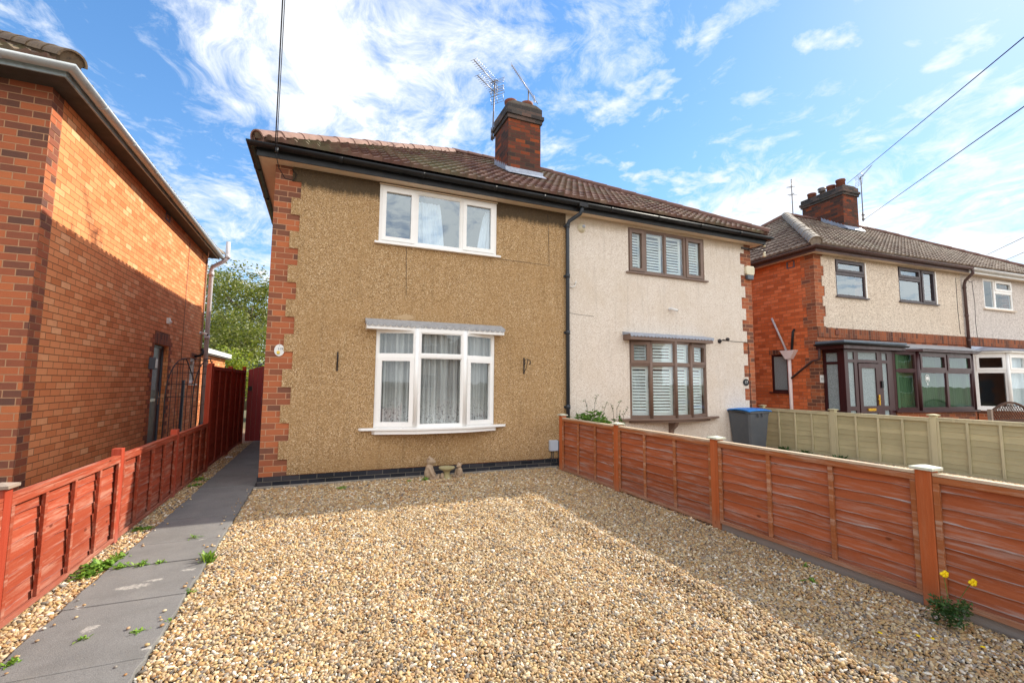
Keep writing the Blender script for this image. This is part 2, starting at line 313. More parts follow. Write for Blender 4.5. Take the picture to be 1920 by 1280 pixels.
M_WTOP = wood('sunlit_top_rail', (0.60, 0.46, 0.32), (0.70, 0.60, 0.46), (0.42, 0.24, 0.15), 0.6, 'Y', 0.8, knots=False)  # sun on the capping painted in as a paler weathered tone
M_WGREY = wood('grey_weathered_wood', (0.36, 0.27, 0.21), (0.42, 0.34, 0.28), (0.30, 0.27, 0.24), 0.5, 'Y', 0.85)
M_WCAP = plain('pale_green_wood_cap', (0.62, 0.62, 0.50), (0.50, 0.52, 0.42), 12, 0.7, 0.2, dirt=((0.36, 0.30, 0.22), 0.4))
M_WOLIVE = wood('olive_treated_wood', (0.55, 0.49, 0.29), (0.62, 0.56, 0.35), (0.42, 0.38, 0.22), 0.3, 'Y', 0.75, knots=False)
M_WOLIVEP = wood('olive_post_wood', (0.60, 0.54, 0.34), (0.66, 0.60, 0.40), (0.46, 0.42, 0.26), 0.3, 'Z', 0.75, knots=False)
M_WOLDBR = wood('old_brown_wood', (0.10, 0.055, 0.04), (0.15, 0.085, 0.06), (0.20, 0.14, 0.10), 0.4, 'X', 0.8, knots=False)
M_GATE = plain('maroon_gate_paint', (0.32, 0.036, 0.036), (0.27, 0.03, 0.032), 4, 0.5, 0.1, stretch=(6, 6, .5))
M_GLASS = glass('window_glass', (0.93, 0.95, 0.95), 1.7)
M_GLASSLOW = glass('low_reflect_glass', (0.96, 0.98, 0.98), 2.0)
M_GLASSH = glass('sky_reflecting_glass', (0.88, 0.92, 0.95), 2.9)
M_OBSC = glass('obscure_glass', (0.8, 0.85, 0.85), 1.5, 0.25, 0.8, (0.42, 0.49, 0.51), wav=0.6)
M_WHITECLOTH = plain('white_voile', (0.78, 0.83, 0.86), (0.70, 0.76, 0.80), 5, 0.9, 0)
M_SHUT = plain('white_shutter', (0.80, 0.84, 0.82), (0.76, 0.80, 0.78), 4, 0.4, 0.02)
M_WHITEPL = plain('white_plastic', (0.78, 0.78, 0.76), (0.70, 0.70, 0.68), 8, 0.4, 0.03)
M_GREYPL = plain('grey_plastic', (0.50, 0.54, 0.62), (0.44, 0.48, 0.55), 8, 0.4, 0.03)
M_CREAMPL = plain('cream_plastic', (0.72, 0.66, 0.50), (0.62, 0.56, 0.40), 8, 0.5, 0.05)
M_BRASS = plain('brass', (0.75, 0.45, 0.08), None, 8, 0.25, 0, metallic=0.9)
M_CHROME = plain('chrome', (0.7, 0.7, 0.72), None, 8, 0.2, 0, metallic=1.0)
M_BIN = plain('bin_grey', (0.085, 0.095, 0.11), (0.07, 0.08, 0.09), 3, 0.45, 0.12, 200, dirt=((0.16, 0.15, 0.13), 0.25))
M_BINLID = plain('bin_blue', (0.04, 0.22, 0.62), (0.035, 0.19, 0.54), 3, 0.4, 0.08, 200)
M_INK = plain('dark_ink', (0.06, 0.07, 0.10), None, 8, 0.5, 0)
M_YELLOW = plain('yellow_petal', (0.90, 0.66, 0.01), (0.85, 0.55, 0.0), 30, 0.6, 0)
M_DARKROOM = plain('dim_interior', (0.20, 0.19, 0.18), (0.16, 0.15, 0.14), 1, 0.9, 0)
M_GREENCURT = plain('green_blind', (0.075, 0.16, 0.07), (0.045, 0.10, 0.05), 3, 0.8, 0, stretch=(1, 1, .1))
M_BARK = plain('bark', (0.10, 0.08, 0.055), (0.16, 0.14, 0.10), 12, 0.9, 0.6, 30, stretch=(1, 1, .2))
M_LEAF = leafmat('leaf_green', (0.10, 0.125, 0.022), (0.24, 0.24, 0.05), .6)
M_LEAFB = leafmat('leaf_bright', (0.06, 0.15, 0.025), (0.13, 0.27, 0.04), 3)
M_WEED = leafmat('weed_green', (0.13, 0.27, 0.035), (0.28, 0.44, 0.07), 4)
M_LEAFY = leafmat('leaf_yellow_green', (0.20, 0.28, 0.03), (0.38, 0.42, 0.05), 2)
M_LEAFD = leafmat('leaf_dark', (0.030, 0.085, 0.025), (0.08, 0.17, 0.05), 3)

def net_mat():
    m, t, b, o = material('lace_net'); co = obco(t)
    x, y, z = t.sep(co)
    b.inputs['Roughness'].default_value = 0.95; b.inputs['Base Color'].default_value = (0.78, 0.77, 0.76, 1)
    lace = t.voro(co, 26, 'Distance')
    leaf = t.noise(co, 32, 3, 0.6, 1.0)
    low = t.remap(z, 1.25, 0.95)
    holes = t.math('MULTIPLY', t.remap(leaf, 0.56, 0.60), low)
    dots = t.math('MULTIPLY', t.remap(lace, 0.16, 0.10), 1.0)
    al = t.math('ADD', t.math('ADD', t.remap(z, 1.35, 0.85, 0.40, 0.74), t.math('MULTIPLY', t.remap(t.noise(t.comb(t.math('MULTIPLY', x, 16), t.math('MULTIPLY', y, 16), t.math('MULTIPLY', z, .3)), 1.0, 3, 0.6), .42, .6), 0.26)), t.math('MULTIPLY', dots, 0.2))
    al = t.math('MULTIPLY', al, t.math('SUBTRACT', 1.0, t.math('MULTIPLY', holes, 0.7)))
    t.set(b.inputs['Alpha'], al)
    return m
M_NET = net_mat()

def tile_mat(name, stops, moss, mossc=(0.26, 0.25, 0.12), row=0.3):
    m, t, b, o = material(name)
    uv = uvco(t)
    u, v, _ = t.sep(uv)
    cu_ = t.math('FLOOR', t.math('DIVIDE', u, 0.15)); rv = t.math('FLOOR', t.math('DIVIDE', v, row))
    wn = t.new('ShaderNodeTexWhiteNoise', noise_dimensions='2D'); t.l.new(t.comb(cu_, rv, 0.0), wn.inputs['Vector'])
    col = t.ramp(t.math('ADD', t.math('MULTIPLY', wn.outputs[0], .75), t.math('MULTIPLY', t.noise(uv, 3, 5), .3)), stops)
    big = t.noise(t.vmath('MULTIPLY', uv, (1, .5, 1)), 0.9, 6, 0.65)
    fine = t.noise(uv, 26, 5, 0.7)
    k = t.math('MULTIPLY', t.remap(t.math('ADD', t.math('MULTIPLY', big, 0.7), t.math('MULTIPLY', fine, 0.3)), 0.47, 0.62), moss)
    col = t.mix(k, col, mossc)
    col = t.mix(t.math('MULTIPLY', t.remap(fine, 0.5, 0.75), 0.4), col, (0.06, 0.045, 0.04))
    t.set(b.inputs['Base Color'], col); b.inputs['Roughness'].default_value = 0.85; b.inputs['Specular IOR Level'].default_value = 0.3
    t.set(b.inputs['Normal'], t.bump(fine, 0.4, 0.008))
    return m
M_TILE = tile_mat('roof_tile_red', [(0.0, (0.070, 0.040, 0.033)), (0.45, (0.135, 0.070, 0.055)), (0.8, (0.20, 0.115, 0.088)), (1.0, (0.28, 0.19, 0.145))], 0.8, (0.155, 0.15, 0.085))
M_TILE3 = tile_mat('roof_tile_brown', [(0.0, (0.08, 0.052, 0.04)), (0.5, (0.155, 0.108, 0.082)), (1.0, (0.27, 0.20, 0.155))], 0.45, (0.32, 0.29, 0.22))
M_RIDGE = plain('pink_ridge_tile', (0.33, 0.20, 0.16), (0.23, 0.135, 0.105), 5, 0.8, 0.3, dirt=((0.16, 0.10, 0.07), 0.4))
M_RIDGED = plain('dark_ridge_tile', (0.17, 0.085, 0.065), (0.13, 0.07, 0.055), 7, 0.85, 0.3, dirt=((0.07, 0.06, 0.05), 0.6))
M_RIDGEM = plain('mossy_ridge_tile', (0.20, 0.14, 0.085), (0.12, 0.085, 0.06), 9, 0.9, 0.6, dirt=((0.045, 0.035, 0.03), 0.7))
M_RIDGEG = plain('lichen_ridge_tile', (0.36, 0.31, 0.25), (0.24, 0.20, 0.16), 12, 0.9, 0.5, dirt=((0.09, 0.07, 0.06), 0.5))

def gravel_mats():
    m, t, b, o = material('pebble'); r = t.math('FRACT', t.math('ADD', t.new('ShaderNodeObjectInfo').outputs['Random'], t.math('MULTIPLY', t.new('ShaderNodeNewGeometry').outputs['Random Per Island'], 5.0)))
    col = t.ramp(r, [(0.0, (0.055, 0.045, 0.04)), (0.07, (0.25, 0.24, 0.23)), (0.15, (0.40, 0.25, 0.13)), (0.27, (0.58, 0.43, 0.22)), (0.38, (0.34, 0.175, 0.075)), (0.48, (0.68, 0.54, 0.32)),
                     (0.57, (0.22, 0.135, 0.085)), (0.66, (0.76, 0.66, 0.46)), (0.75, (0.40, 0.34, 0.26)), (0.83, (0.58, 0.36, 0.15)), (0.90, (0.48, 0.33, 0.22)), (0.96, (0.86, 0.82, 0.72))])
    co = t.new('ShaderNodeNewGeometry').outputs['Position']
    pn = t.noise(co, 1.1, 6, 0.65); col = t.mix(t.math('MULTIPLY', t.remap(pn, 0.42, 0.72), 0.42), col, (0.33, 0.26, 0.17))
    col = t.mix(t.math('MULTIPLY', t.remap(t.noise(co, 45, 2), 0.45, 0.7), 0.3), col, (0.24, 0.16, 0.09))
    col = t.mix(1.0, col, (0.95, 0.92, 0.87), 'MULTIPLY')
    t.set(b.inputs['Base Color'], col); b.inputs['Roughness'].default_value = 0.65; b.inputs['Specular IOR Level'].default_value = 0.3
    g, t, b, o = material('gravel_bed'); co = obco(t)
    v = t.new('ShaderNodeTexVoronoi'); t.set(v.inputs['Vector'], co); v.inputs['Scale'].default_value = 55
    col = t.ramp(t.sep(v.outputs['Color'])[0], [(0.0, (0.10, 0.07, 0.05)), (0.4, (0.38, 0.26, 0.15)), (0.7, (0.52, 0.40, 0.25)), (1.0, (0.70, 0.62, 0.50))])
    col = t.mix(t.remap(v.outputs['Distance'], 0.35, 0.7), col, (0.12, 0.08, 0.05))
    t.set(b.inputs['Base Color'], col); b.inputs['Roughness'].default_value = 0.85
    t.set(b.inputs['Normal'], t.bump(t.math('SUBTRACT', 1.0, v.outputs['Distance']), 1.0, 0.012))
    return m, g
M_PEB, M_GRAV = gravel_mats()
def path_mat():
    m, t, b, o = material('tarmac_slab'); co = obco(t)
    col = t.mix(t.noise(co, 3, 6, 0.65), (0.115, 0.111, 0.106), (0.235, 0.226, 0.212))
    sp = t.remap(t.noise(co, 190, 2, 0.6), 0.55, 0.75); col = t.mix(t.math('MULTIPLY', sp, 0.6), col, (0.34, 0.32, 0.30)); col = t.mix(t.math('MULTIPLY', t.remap(t.noise(co, 230, 2, 0.6), 0.5, 0.7), 0.5), col, (0.04, 0.038, 0.04)); col = t.mix(t.math('MULTIPLY', t.remap(t.noise(co, 7, 6, 0.7), 0.55, 0.7), 0.3), col, (0.24, 0.22, 0.19))
    li = None
    for (x, y, rx, ry) in [(-1.343, 3.79, .022, .03), (-1.165, 3.455, .03, .035), (-1.14, 4.02, .10, .035), (-1.05, 4.10, .06, .02), (-.93, 4.95, .03, .015), (-.86, 4.22, .045, .02), (-.80, 3.1, .02, .02)]:
        d = t.vmath('LENGTH', t.vmath('MULTIPLY', t.vmath('SUBTRACT', t.vmath('ADD', co, t.vmath('SCALE', t.noise(co, 22, 5, 0.7, out=1), 0.11)), (x+.055, y+.055, 0.03)), (1/rx, 1/ry, 0)), out=1)
        k = t.remap(d, 1.15, 0.85); li = k if li is None else t.math('MAXIMUM', li, k)
    col = t.mix(t.math('MULTIPLY', li, t.remap(t.noise(co, 60, 5, 0.75), 0.4, 0.6, 0.25, 0.8)), col, (0.48, 0.45, 0.40))
    col = t.mix(t.math('MULTIPLY', t.remap(t.noise(co, 2.2, 8, 0.72), 0.5, 0.66), 0.45), col, (0.10, 0.095, 0.085))
    t.set(b.inputs['Base Color'], col); b.inputs['Roughness'].default_value = 0.88
    t.set(b.inputs['Normal'], t.bump(t.noise(co, 150, 4, 0.7), 0.7, 0.004))
    return m
M_PATH = path_mat()
M_EARTH = plain('earth', (0.16, 0.12, 0.07), (0.09, 0.10, 0.04), 1.5, 0.95, 0.5, 20)
M_ROAD = plain('road_asphalt', (0.06, 0.06, 0.062), (0.045, 0.045, 0.047), 2, 0.9, 0.4, 120)

def enrich(k=1.16):
    for m in MATS.values():
        nt = m.node_tree
        for nd in list(nt.nodes):
            if nd.type == 'BSDF_PRINCIPLED':
                sk = nd.inputs['Base Color']; h = nt.nodes.new('ShaderNodeHueSaturation'); h.inputs['Saturation'].default_value = k
                if sk.is_linked:
                    src = sk.links[0].from_socket; nt.links.new(src, h.inputs['Color'])
                else: h.inputs['Color'].default_value = sk.default_value
                nt.links.new(h.outputs[0], sk)
# ------------------------------------------------------------------ mesh builder
class MB:
    def __init__(s, T=None): s.v = []; s.f = []; s.T = T; s.uv = None; s.sm = []; s.mi = None
    def _add(s, vs, fs, smooth=False):
        o = len(s.v)
        if s.T is not None: vs = [s.T @ Vector(p) for p in vs]
        s.v += [tuple(p) for p in vs]; s.f += [tuple(i+o for i in f) for f in fs]; s.sm += [smooth]*len(fs)
    def box(s, x0, x1, y0, y1, z0, z1):
        s._add([(x0, y0, z0), (x1, y0, z0), (x1, y1, z0), (x0, y1, z0), (x0, y0, z1), (x1, y0, z1), (x1, y1, z1), (x0, y1, z1)],
               [(0, 3, 2, 1), (4, 5, 6, 7), (0, 1, 5, 4), (1, 2, 6, 5), (2, 3, 7, 6), (3, 0, 4, 7)])
    def prism(s, pts, a0, a1, axis='z', smooth=False):
        """polygon pts (2D) extruded along axis"""
        n = len(pts)
        def P(p, a): return {'z': (p[0], p[1], a), 'y': (p[0], a, p[1]), 'x': (a, p[0], p[1])}[axis]
        s._add([P(p, a0) for p in pts]+[P(p, a1) for p in pts], [tuple(range(n))[::-1], tuple(range(n, 2*n))])
        o = len(s.v)-2*n
        for i in range(n):
            s.f.append((o+i, o+(i+1) % n, o+n+(i+1) % n, o+n+i)); s.sm.append(smooth)
    def tube(s, pts, r, n=8, caps=True, rs=None):
        pts = [Vector(p) for p in pts]; rings = []; up = None
        for i, p in enumerate(pts):
            d = (pts[min(i+1, len(pts)-1)]-pts[max(i-1, 0)]).normalized()
            if up is None:
                up = Vector((0, 0, 1)) if abs(d.z) < 0.9 else Vector((1, 0, 0))
            a = d.cross(up).normalized(); b = d.cross(a).normalized(); up = -b if (-b).dot(up) > 0 else b
            rr = rs[i] if rs else r
            rings.append([p+(a*math.cos(2*math.pi*k/n)+b*math.sin(2*math.pi*k/n))*rr for k in range(n)])
        vs = [q for R in rings for q in R]; fs = []
        for i in range(len(rings)-1):
            for k in range(n): fs.append((i*n+k, i*n+(k+1) % n, (i+1)*n+(k+1) % n, (i+1)*n+k))
        o = len(s.v); s._add(vs, fs, True)
        if caps:
            s.f += [tuple(o+k for k in range(n))[::-1], tuple(o+(len(rings)-1)*n+k for k in range(n))]; s.sm += [False, False]
    def lathe(s, prof, c=(0, 0, 0), n=20, smooth=True):
        vs = []; fs = []
        for r, z in prof:
            for k in range(n): vs.append((c[0]+r*math.cos(2*math.pi*k/n), c[1]+r*math.sin(2*math.pi*k/n), c[2]+z))
        m = len(prof)
        for i in range(m-1):
            for k in range(n): fs.append((i*n+k, i*n+(k+1) % n, (i+1)*n+(k+1) % n, (i+1)*n+k))
        o = len(s.v); s._add(vs, fs, smooth)
        s.f += [tuple(o+k for k in range(n))[::-1], tuple(o+(m-1)*n+k for k in range(n))]; s.sm += [False, False]
    def ellip(s, c, r, rot=None, n=12, m=8):
        vs = []; fs = []
        R = rot or Matrix.Identity(3)
        for i in range(m+1):
            th = math.pi*i/m
            for k in range(n):
                ph = 2*math.pi*k/n
                vs.append(Vector(c)+R @ Vector((r[0]*math.sin(th)*math.cos(ph), r[1]*math.sin(th)*math.sin(ph), r[2]*math.cos(th))))
        for i in range(m):
            for k in range(n): fs.append((i*n+k, (i+1)*n+k, (i+1)*n+(k+1) % n, i*n+(k+1) % n))
        s._add(vs, fs, True)
    def grid(s, xs, zs, solid, y0, y1):
        """solid wall in the XZ plane made of cells; solid(xc, zc) says where it exists"""
        S = [[bool(solid((xs[i]+xs[i+1])/2, (zs[j]+zs[j+1])/2)) for j in range(len(zs)-1)] for i in range(len(xs)-1)]
        def g(i, j): return 0 <= i < len(S) and 0 <= j < len(S[0]) and S[i][j]
        for i in range(len(S)):
            for j in range(len(S[0])):
                if not S[i][j]: continue
                a, b, c, d = xs[i], xs[i+1], zs[j], zs[j+1]
                s._add([(a, y0, c), (b, y0, c), (b, y0, d), (a, y0, d)], [(0, 1, 2, 3)])
                s._add([(a, y1, c), (b, y1, c), (b, y1, d), (a, y1, d)], [(3, 2, 1, 0)])
                if not g(i-1, j): s._add([(a, y0, c), (a, y0, d), (a, y1, d), (a, y1, c)], [(0, 1, 2, 3)])
                if not g(i+1, j): s._add([(b, y0, c), (b, y1, c), (b, y1, d), (b, y0, d)], [(0, 1, 2, 3)])
                if not g(i, j-1): s._add([(a, y0, c), (a, y1, c), (b, y1, c), (b, y0, c)], [(0, 1, 2, 3)])
                if not g(i, j+1): s._add([(a, y0, d), (b, y0, d), (b, y1, d), (a, y1, d)], [(0, 1, 2, 3)])
    def sweep(s, prof, path, closed_prof=False, smooth=True, ends=True):
        """prof: (outward offset, dz) pairs; path: horizontal polyline of 3D points; outward = right-hand side of travel; mitred"""
        path = [Vector(p) for p in path]; rings = []
        for i, p in enumerate(path):
            ds = []
            if i > 0: ds.append((path[i]-path[i-1]).normalized())
            if i < len(path)-1: ds.append((path[i+1]-path[i]).normalized())
            ns = [Vector((d.y, -d.x, 0)).normalized() for d in ds]
            nn = sum(ns, Vector()).normalized(); k = 1/max(0.2, nn.dot(ns[0]))
            rings.append([p+nn*(o*k)+Vector((0, 0, z)) for o, z in prof])
        n = len(prof); vs = [q for R in rings for q in R]; fs = []
        for i in range(len(rings)-1):
            for k in range(n if closed_prof else n-1): fs.append((i*n+k, (i+1)*n+k, (i+1)*n+(k+1) % n, i*n+(k+1) % n))
        o = len(s.v); s._add(vs, fs, smooth)
        if closed_prof and ends:
            s.f += [tuple(o+k for k in range(n)), tuple(o+(len(rings)-1)*n+k for k in range(n))[::-1]]; s.sm += [False, False]
    def build(s, name, mat, parent=None, origin=None, bevel=0.0, solidify=0.0):
        me = bpy.data.meshes.new(name)
        if origin is None: origin = Vector((0, 0, 0))
        o3 = Vector(origin); vs = [tuple(Vector(v)-o3) for v in s.v]
        me.from_pydata(vs, [], s.f); me.materials.append(mat)
        me.polygons.foreach_set('use_smooth', s.sm)
        if s.mi:
            me.materials.append(s.mi[1]); me.polygons.foreach_set('material_index', s.mi[0])
        uvl = me.uv_layers.new(name='UVMap')
        data = s.uv
        for p in me.polygons:
            n = p.normal; ax = max(range(3), key=lambda i: abs(n[i]))
            for li in p.loop_indices:
                vi = me.loops[li].vertex_index; c = s.v[vi]
                if data is not None: uvl.data[li].uv = data[vi]
                else: uvl.data[li].uv = (c[1], c[2]) if ax == 0 else ((c[0], c[2]) if ax == 1 else (c[0], c[1]))
        me.update()
        o = bpy.data.objects.new(name, me); COL.objects.link(o)
        if parent is not None: o.parent = parent
        else: o.location = o3
        if bevel:
            md = o.modifiers.new('bevel', 'BEVEL'); md.width = bevel; md.segments = 2; md.limit_method = 'ANGLE'; md.angle_limit = rad(50)
        if solidify:
            md = o.modifiers.new('solid', 'SOLIDIFY'); md.thickness = solidify
        return o
def tag(o, label=None, cat=None, group=None, kind=None):
    if label: o['label'] = label
    if cat: o['category'] = cat
    if group: o['group'] = group
    if kind: o['kind'] = kind
    return o
def empty(name, loc, label, cat, group=None, rz=0):
    o = bpy.data.objects.new(name, None); COL.objects.link(o); o.location = loc; o.rotation_euler = (0, 0, rz); o.empty_display_size = 0.2
    return tag(o, label, cat, group)
def copy_tree(o, parent=None):
    c = o.copy(); COL.objects.link(c)
    if parent is not None: c.parent = parent
    for ch in list(o.children): copy_tree(ch, c)
    return c
def frange(a, b, st):
    out = []; x = a
    while x < b-1e-6: out.append(x); x += st
    return out+[b]
def RZ(ang, loc=(0, 0, 0)): return Matrix.Translation(Vector(loc)) @ Matrix.Rotation(ang, 4, 'Z')

# ------------------------------------------------------------------ roof builders
def tile_slope(A, B, pitch, run, row=0.30, wave=0.15, clipL=None, clipR=None, amp=0.030):
    """eaves from A to B (left to right seen from outside), rising inward by pitch (tan) over the plan distance run.
    clipL / clipR: slopes of the hips at each end in plan (1 = 45 degree hip, None = square)"""
    A = Vector(A); B = Vector(B); d = (B-A); L = d.length; u = d.normalized(); inn = Vector((-u.y, u.x, 0))
    sl = math.sqrt(1+pitch*pitch); S = run*sl
    nrm = (u.cross(inn+Vector((0, 0, pitch)))).normalized()
    if nrm.z < 0: nrm = -nrm
    nu = int(L/wave*8); vs = []; uvs = []; fs = []
    us = [L*i/nu for i in range(nu+1)]
    prof = [0.72*amp*(max(0.0, math.sin(2*math.pi*x/wave))**0.8)+0.006*math.cos(2*math.pi*x/wave) for x in us]
    vlist = []
    k = 0
    while k*row < S:
        v0 = k*row; v1 = min((k+1)*row, S); vlist += [(v0+(0 if k == 0 else 0.001), 0.034, k), (v1, 0.004, k)]; k += 1
    for (v, lift, kk) in vlist:
        jit = 0.0
        for i, x in enumerate(us):
            h = prof[i]+lift+0.004*noise.noise(Vector((math.floor(x/0.3)*3.1, kk*1.7, 0)))
            p = A+u*x+(inn+Vector((0, 0, pitch)))*(v/sl)+nrm*h
            vs.append(tuple(p)); uvs.append((x+100, v+0.0005 if lift > 0.01 else v-0.0005))
    n = len(us)
    for j in range(len(vlist)-1):
        for i in range(n-1): fs.append((j*n+i, j*n+i+1, (j+1)*n+i+1, (j+1)*n+i))
    # eaves thickness
    o = len(vs)
    for i, x in enumerate(us):
        vs.append(tuple(A+u*x+Vector((0, 0, -0.02)))); uvs.append((x+100, 0.0))
    for i in range(n-1): fs.append((i, o+i, o+i+1, i+1))
    bm = bmesh.new(); bv = [bm.verts.new(p) for p in vs]; uvl = bm.loops.layers.uv.new('UVMap')
    for f in fs:
        try: F = bm.faces.new([bv[i] for i in f])
        except ValueError: continue
        for lp, i in zip(F.loops, f): lp[uvl].uv = uvs[i]
    for end, clip, P in (('L', clipL, A), ('R', clipR, B)):
        if clip is None: continue
        dirv = (u*(1 if end == 'L' else -1)*clip+inn).normalized()   # hip direction in plan
        pn = Vector((-dirv.y, dirv.x, 0))
        inside = A+u*(L/2)-P
        if pn.dot(inside) > 0: pn = -pn
        bmesh.ops.bisect_plane(bm, geom=bm.verts[:]+bm.edges[:]+bm.faces[:], plane_co=P, plane_no=pn, clear_outer=True)
    return bm
def bm_obj(bm, name, mat, parent, smooth=False):
    me = bpy.data.meshes.new(name); bm.normal_update(); bm.to_mesh(me); bm.free(); me.materials.append(mat)
    o = bpy.data.objects.new(name, me); COL.objects.link(o); o.parent = parent
    return o
def ridge_tiles(pts_from, pts_to, r=0.115, seg=0.40, overlap=0.03, seed=1):
    mb = MB(); A = Vector(pts_from); B = Vector(pts_to); L = (B-A).length; u = (B-A).normalized()
    side = u.cross(Vector((0, 0, 1))).normalized(); up = side.cross(u).normalized(); rnd = random.Random(seed)
    n = max(1, int(round(L/seg))); st = L/n
    for i in range(n):
        a0 = A+u*(i*st-overlap); a1 = A+u*((i+1)*st); j = rnd.uniform(-0.006, 0.006)
        vs = []; K = 10
        for (p, rr) in ((a0, r+0.008), (a1, r-0.004), (a1, r-0.02), (a0, r-0.012)):
            for k in range(K+1):
                th = math.pi*k/K
                vs.append(p+side*(math.cos(th)*rr)+up*(math.sin(th)*rr*0.95-0.045+j))
        fs = []
        for q in range(4):
            for k in range(K): fs.append((q*(K+1)+k, q*(K+1)+k+1, ((q+1) % 4)*(K+1)+k+1, ((q+1) % 4)*(K+1)+k))
        mb._add(vs, fs, False)
    # mortar bedding under the tiles
    mb.tube([A-up*0.03, B-up*0.03], r*0.86, 8)
    return mb
HALF = [(0.0, 0.0)]+[(0.058+0.058*math.sin(a)*1.0, -0.058*math.cos(a-0)*1.0) for a in [rad(x) for x in (-90, -60, -30, 0, 30, 60, 90)]]
def gutter_prof(r=0.06):
    out = []
    for a in range(180, 361, 20): out.append((r+r*math.cos(rad(a)), r*math.sin(rad(a))))
    for a in range(360, 179, -20): out.append((r+(r-0.006)*math.cos(rad(a)), (r-0.006)*math.sin(rad(a))))
    return out
def gutter(path, mat, parent, r=0.06, joints=()):
    mb = MB(); mb.sweep(gutter_prof(r), path, closed_prof=True)
    for p, q in joints:  # bracket straps
        mb.sweep([(o*1.06-0.004, z*1.06-0.002) for o, z in gutter_prof(r)], [p, q], closed_prof=True)
    return mb.build('gutter', mat, parent)
def bedding(mb): pass

# ------------------------------------------------------------------ window builder
def rects_grid(mb, x0, x1, z0, z1, holes, y0, y1):
    xs = sorted(set([x0, x1]+[round(h[0], 4) for h in holes]+[round(h[1], 4) for h in holes]))
    zs = sorted(set([z0, z1]+[round(h[2], 4) for h in holes]+[round(h[3], 4) for h in holes]))
    mb.grid(xs, zs, lambda x, z: not any(h[0] < x < h[1] and h[2] < z < h[3] for h in holes), y0, y1)
def window(parent, x0, x1, z0, z1, y, lights, fmat, gmat, label=None, T=None, depth=0.065, frame=0.03, sash=0.05, name='window', target=None):
    """lights: (x0,x1,z0,z1,opens) outer rectangles of each light, without the frame bars. Returns the frame object."""
    mb = MB(T); holes = [(a, b, c, d) for a, b, c, d, _ in lights]
    rects_grid(mb, x0, x1, z0, z1, holes, y, y+depth)
    panes = []
    for a, b, c, d, op in lights:
        if op:
            s_ = MB(T); rects_grid(mb, a-0.012, b+0.012, c-0.012, d+0.012, [(a+sash, b-sash, c+sash, d-sash)], y-0.018, y+0.04)
            panes.append((a+sash, b-sash, c+sash, d-sash))
        else:
            rects_grid(mb, a, b, c, d, [(a+0.016, b-0.016, c+0.016, d-0.016)], y+0.012, y+0.05)
            panes.append((a+0.016, b-0.016, c+0.016, d-0.016))
    w = target
    fo = mb.build(name, fmat, parent, bevel=0.004) if target is None else mb.build('frame', fmat, target, bevel=0.004)
    if label: fo['label'] = label
    host = fo if target is None else target
    for a, b, c, d in panes:
        g = MB(T); g.box(a-0.004, b+0.004, y+0.022, y+0.030, c-0.004, d+0.004); g.build('pane', gmat, host)
    return fo

# ================================================================== SETTING: ground
D = 7.119; XL = -0.735; XR = 8.775; PARTY = 4.03
def und(x, y):
    if not (-0.72 < x < 3.72 and y < 7.05): return 0.0
    k = min(1.0, (x+0.72)/0.25, (3.72-x)/0.15, (7.05-y)/0.3)
    w1 = x-2.30-0.05*math.sin(y*1.1); w2 = x-0.75-0.05*math.sin(y*0.9+1)
    h = 0.016*noise.noise(Vector((x*0.9, y*0.9, 3)))+0.018*noise.noise(Vector((x*2.3, y*1.6, 7)))+0.012*noise.noise(Vector((x*6, y*5, 1)))
    h += -0.026*math.exp(-(w1/0.13)**2)+0.022*math.exp(-((w1-0.27)/0.10)**2)-0.018*math.exp(-(w2/0.14)**2)+0.014*math.exp(-((w2+0.28)/0.12)**2)
    return h*k
def ground():
    mb = MB(); mb._add([(-900, -900, -0.06), (900, -900, -0.06), (900, 900, -0.06), (-900, 900, -0.06)], [(0, 1, 2, 3)])
    tag(mb.build('ground', M_EARTH), kind='structure')
    mb = MB(); n = 240
    vs = []; fs = []
    X0, X1, Y0, Y1 = -12, 26, -3, 16
    for j in range(n+1):
        for i in range(n+1):
            px_, py_ = X0+(X1-X0)*i/n, Y0+(Y1-Y0)*j/n; vs.append((px_, py_, -0.014+und(px_, py_)))
    for j in range(n):
        for i in range(n): fs.append((j*(n+1)+i, j*(n+1)+i+1, (j+1)*(n+1)+i+1, (j+1)*(n+1)+i))
    mb._add(vs, fs); tag(mb.build('gravel_ground', M_GRAV), kind='structure')
    mb = MB(); mb.box(-60, 60, -12, -5, -0.05, -0.03); tag(mb.build('road', M_ROAD), kind='structure')
    mb = MB(); mb.box(-60, 60, -4.9, -3.1, -0.05, 0.0); tag(mb.build('pavement', M_CONC), kind='structure')
    # path slabs
    mb = MB(); rnd = random.Random(3)
    js = [0.4, 1.05, 1.7, 2.35, 3.0, 3.78, 4.45, 4.97, 5.75, 6.5, 7.2, 7.9, 8.6, 9.3, 10.0, 10.7, 11.4, 12.1, 12.8, 13.5, 14.5]
    for a, b in zip(js[:-1], js[1:]):
        z = 0.030+rnd.uniform(-.003, .003)
        n_ = 7; L_ = []; R_ = []
        for q in range(n_+1):
            yy = a+0.006+(b-a-0.012)*q/n_; L_.append((-1.425+rnd.uniform(-.009, .009), yy)); R_.append((-0.775+rnd.uniform(-.009, .009), yy))
        mb.prism(L_+R_[::-1] if False else R_+L_[::-1], -0.03, z, 'z')
    tag(mb.build('path', M_PATH, bevel=0.005), kind='structure')
ground()
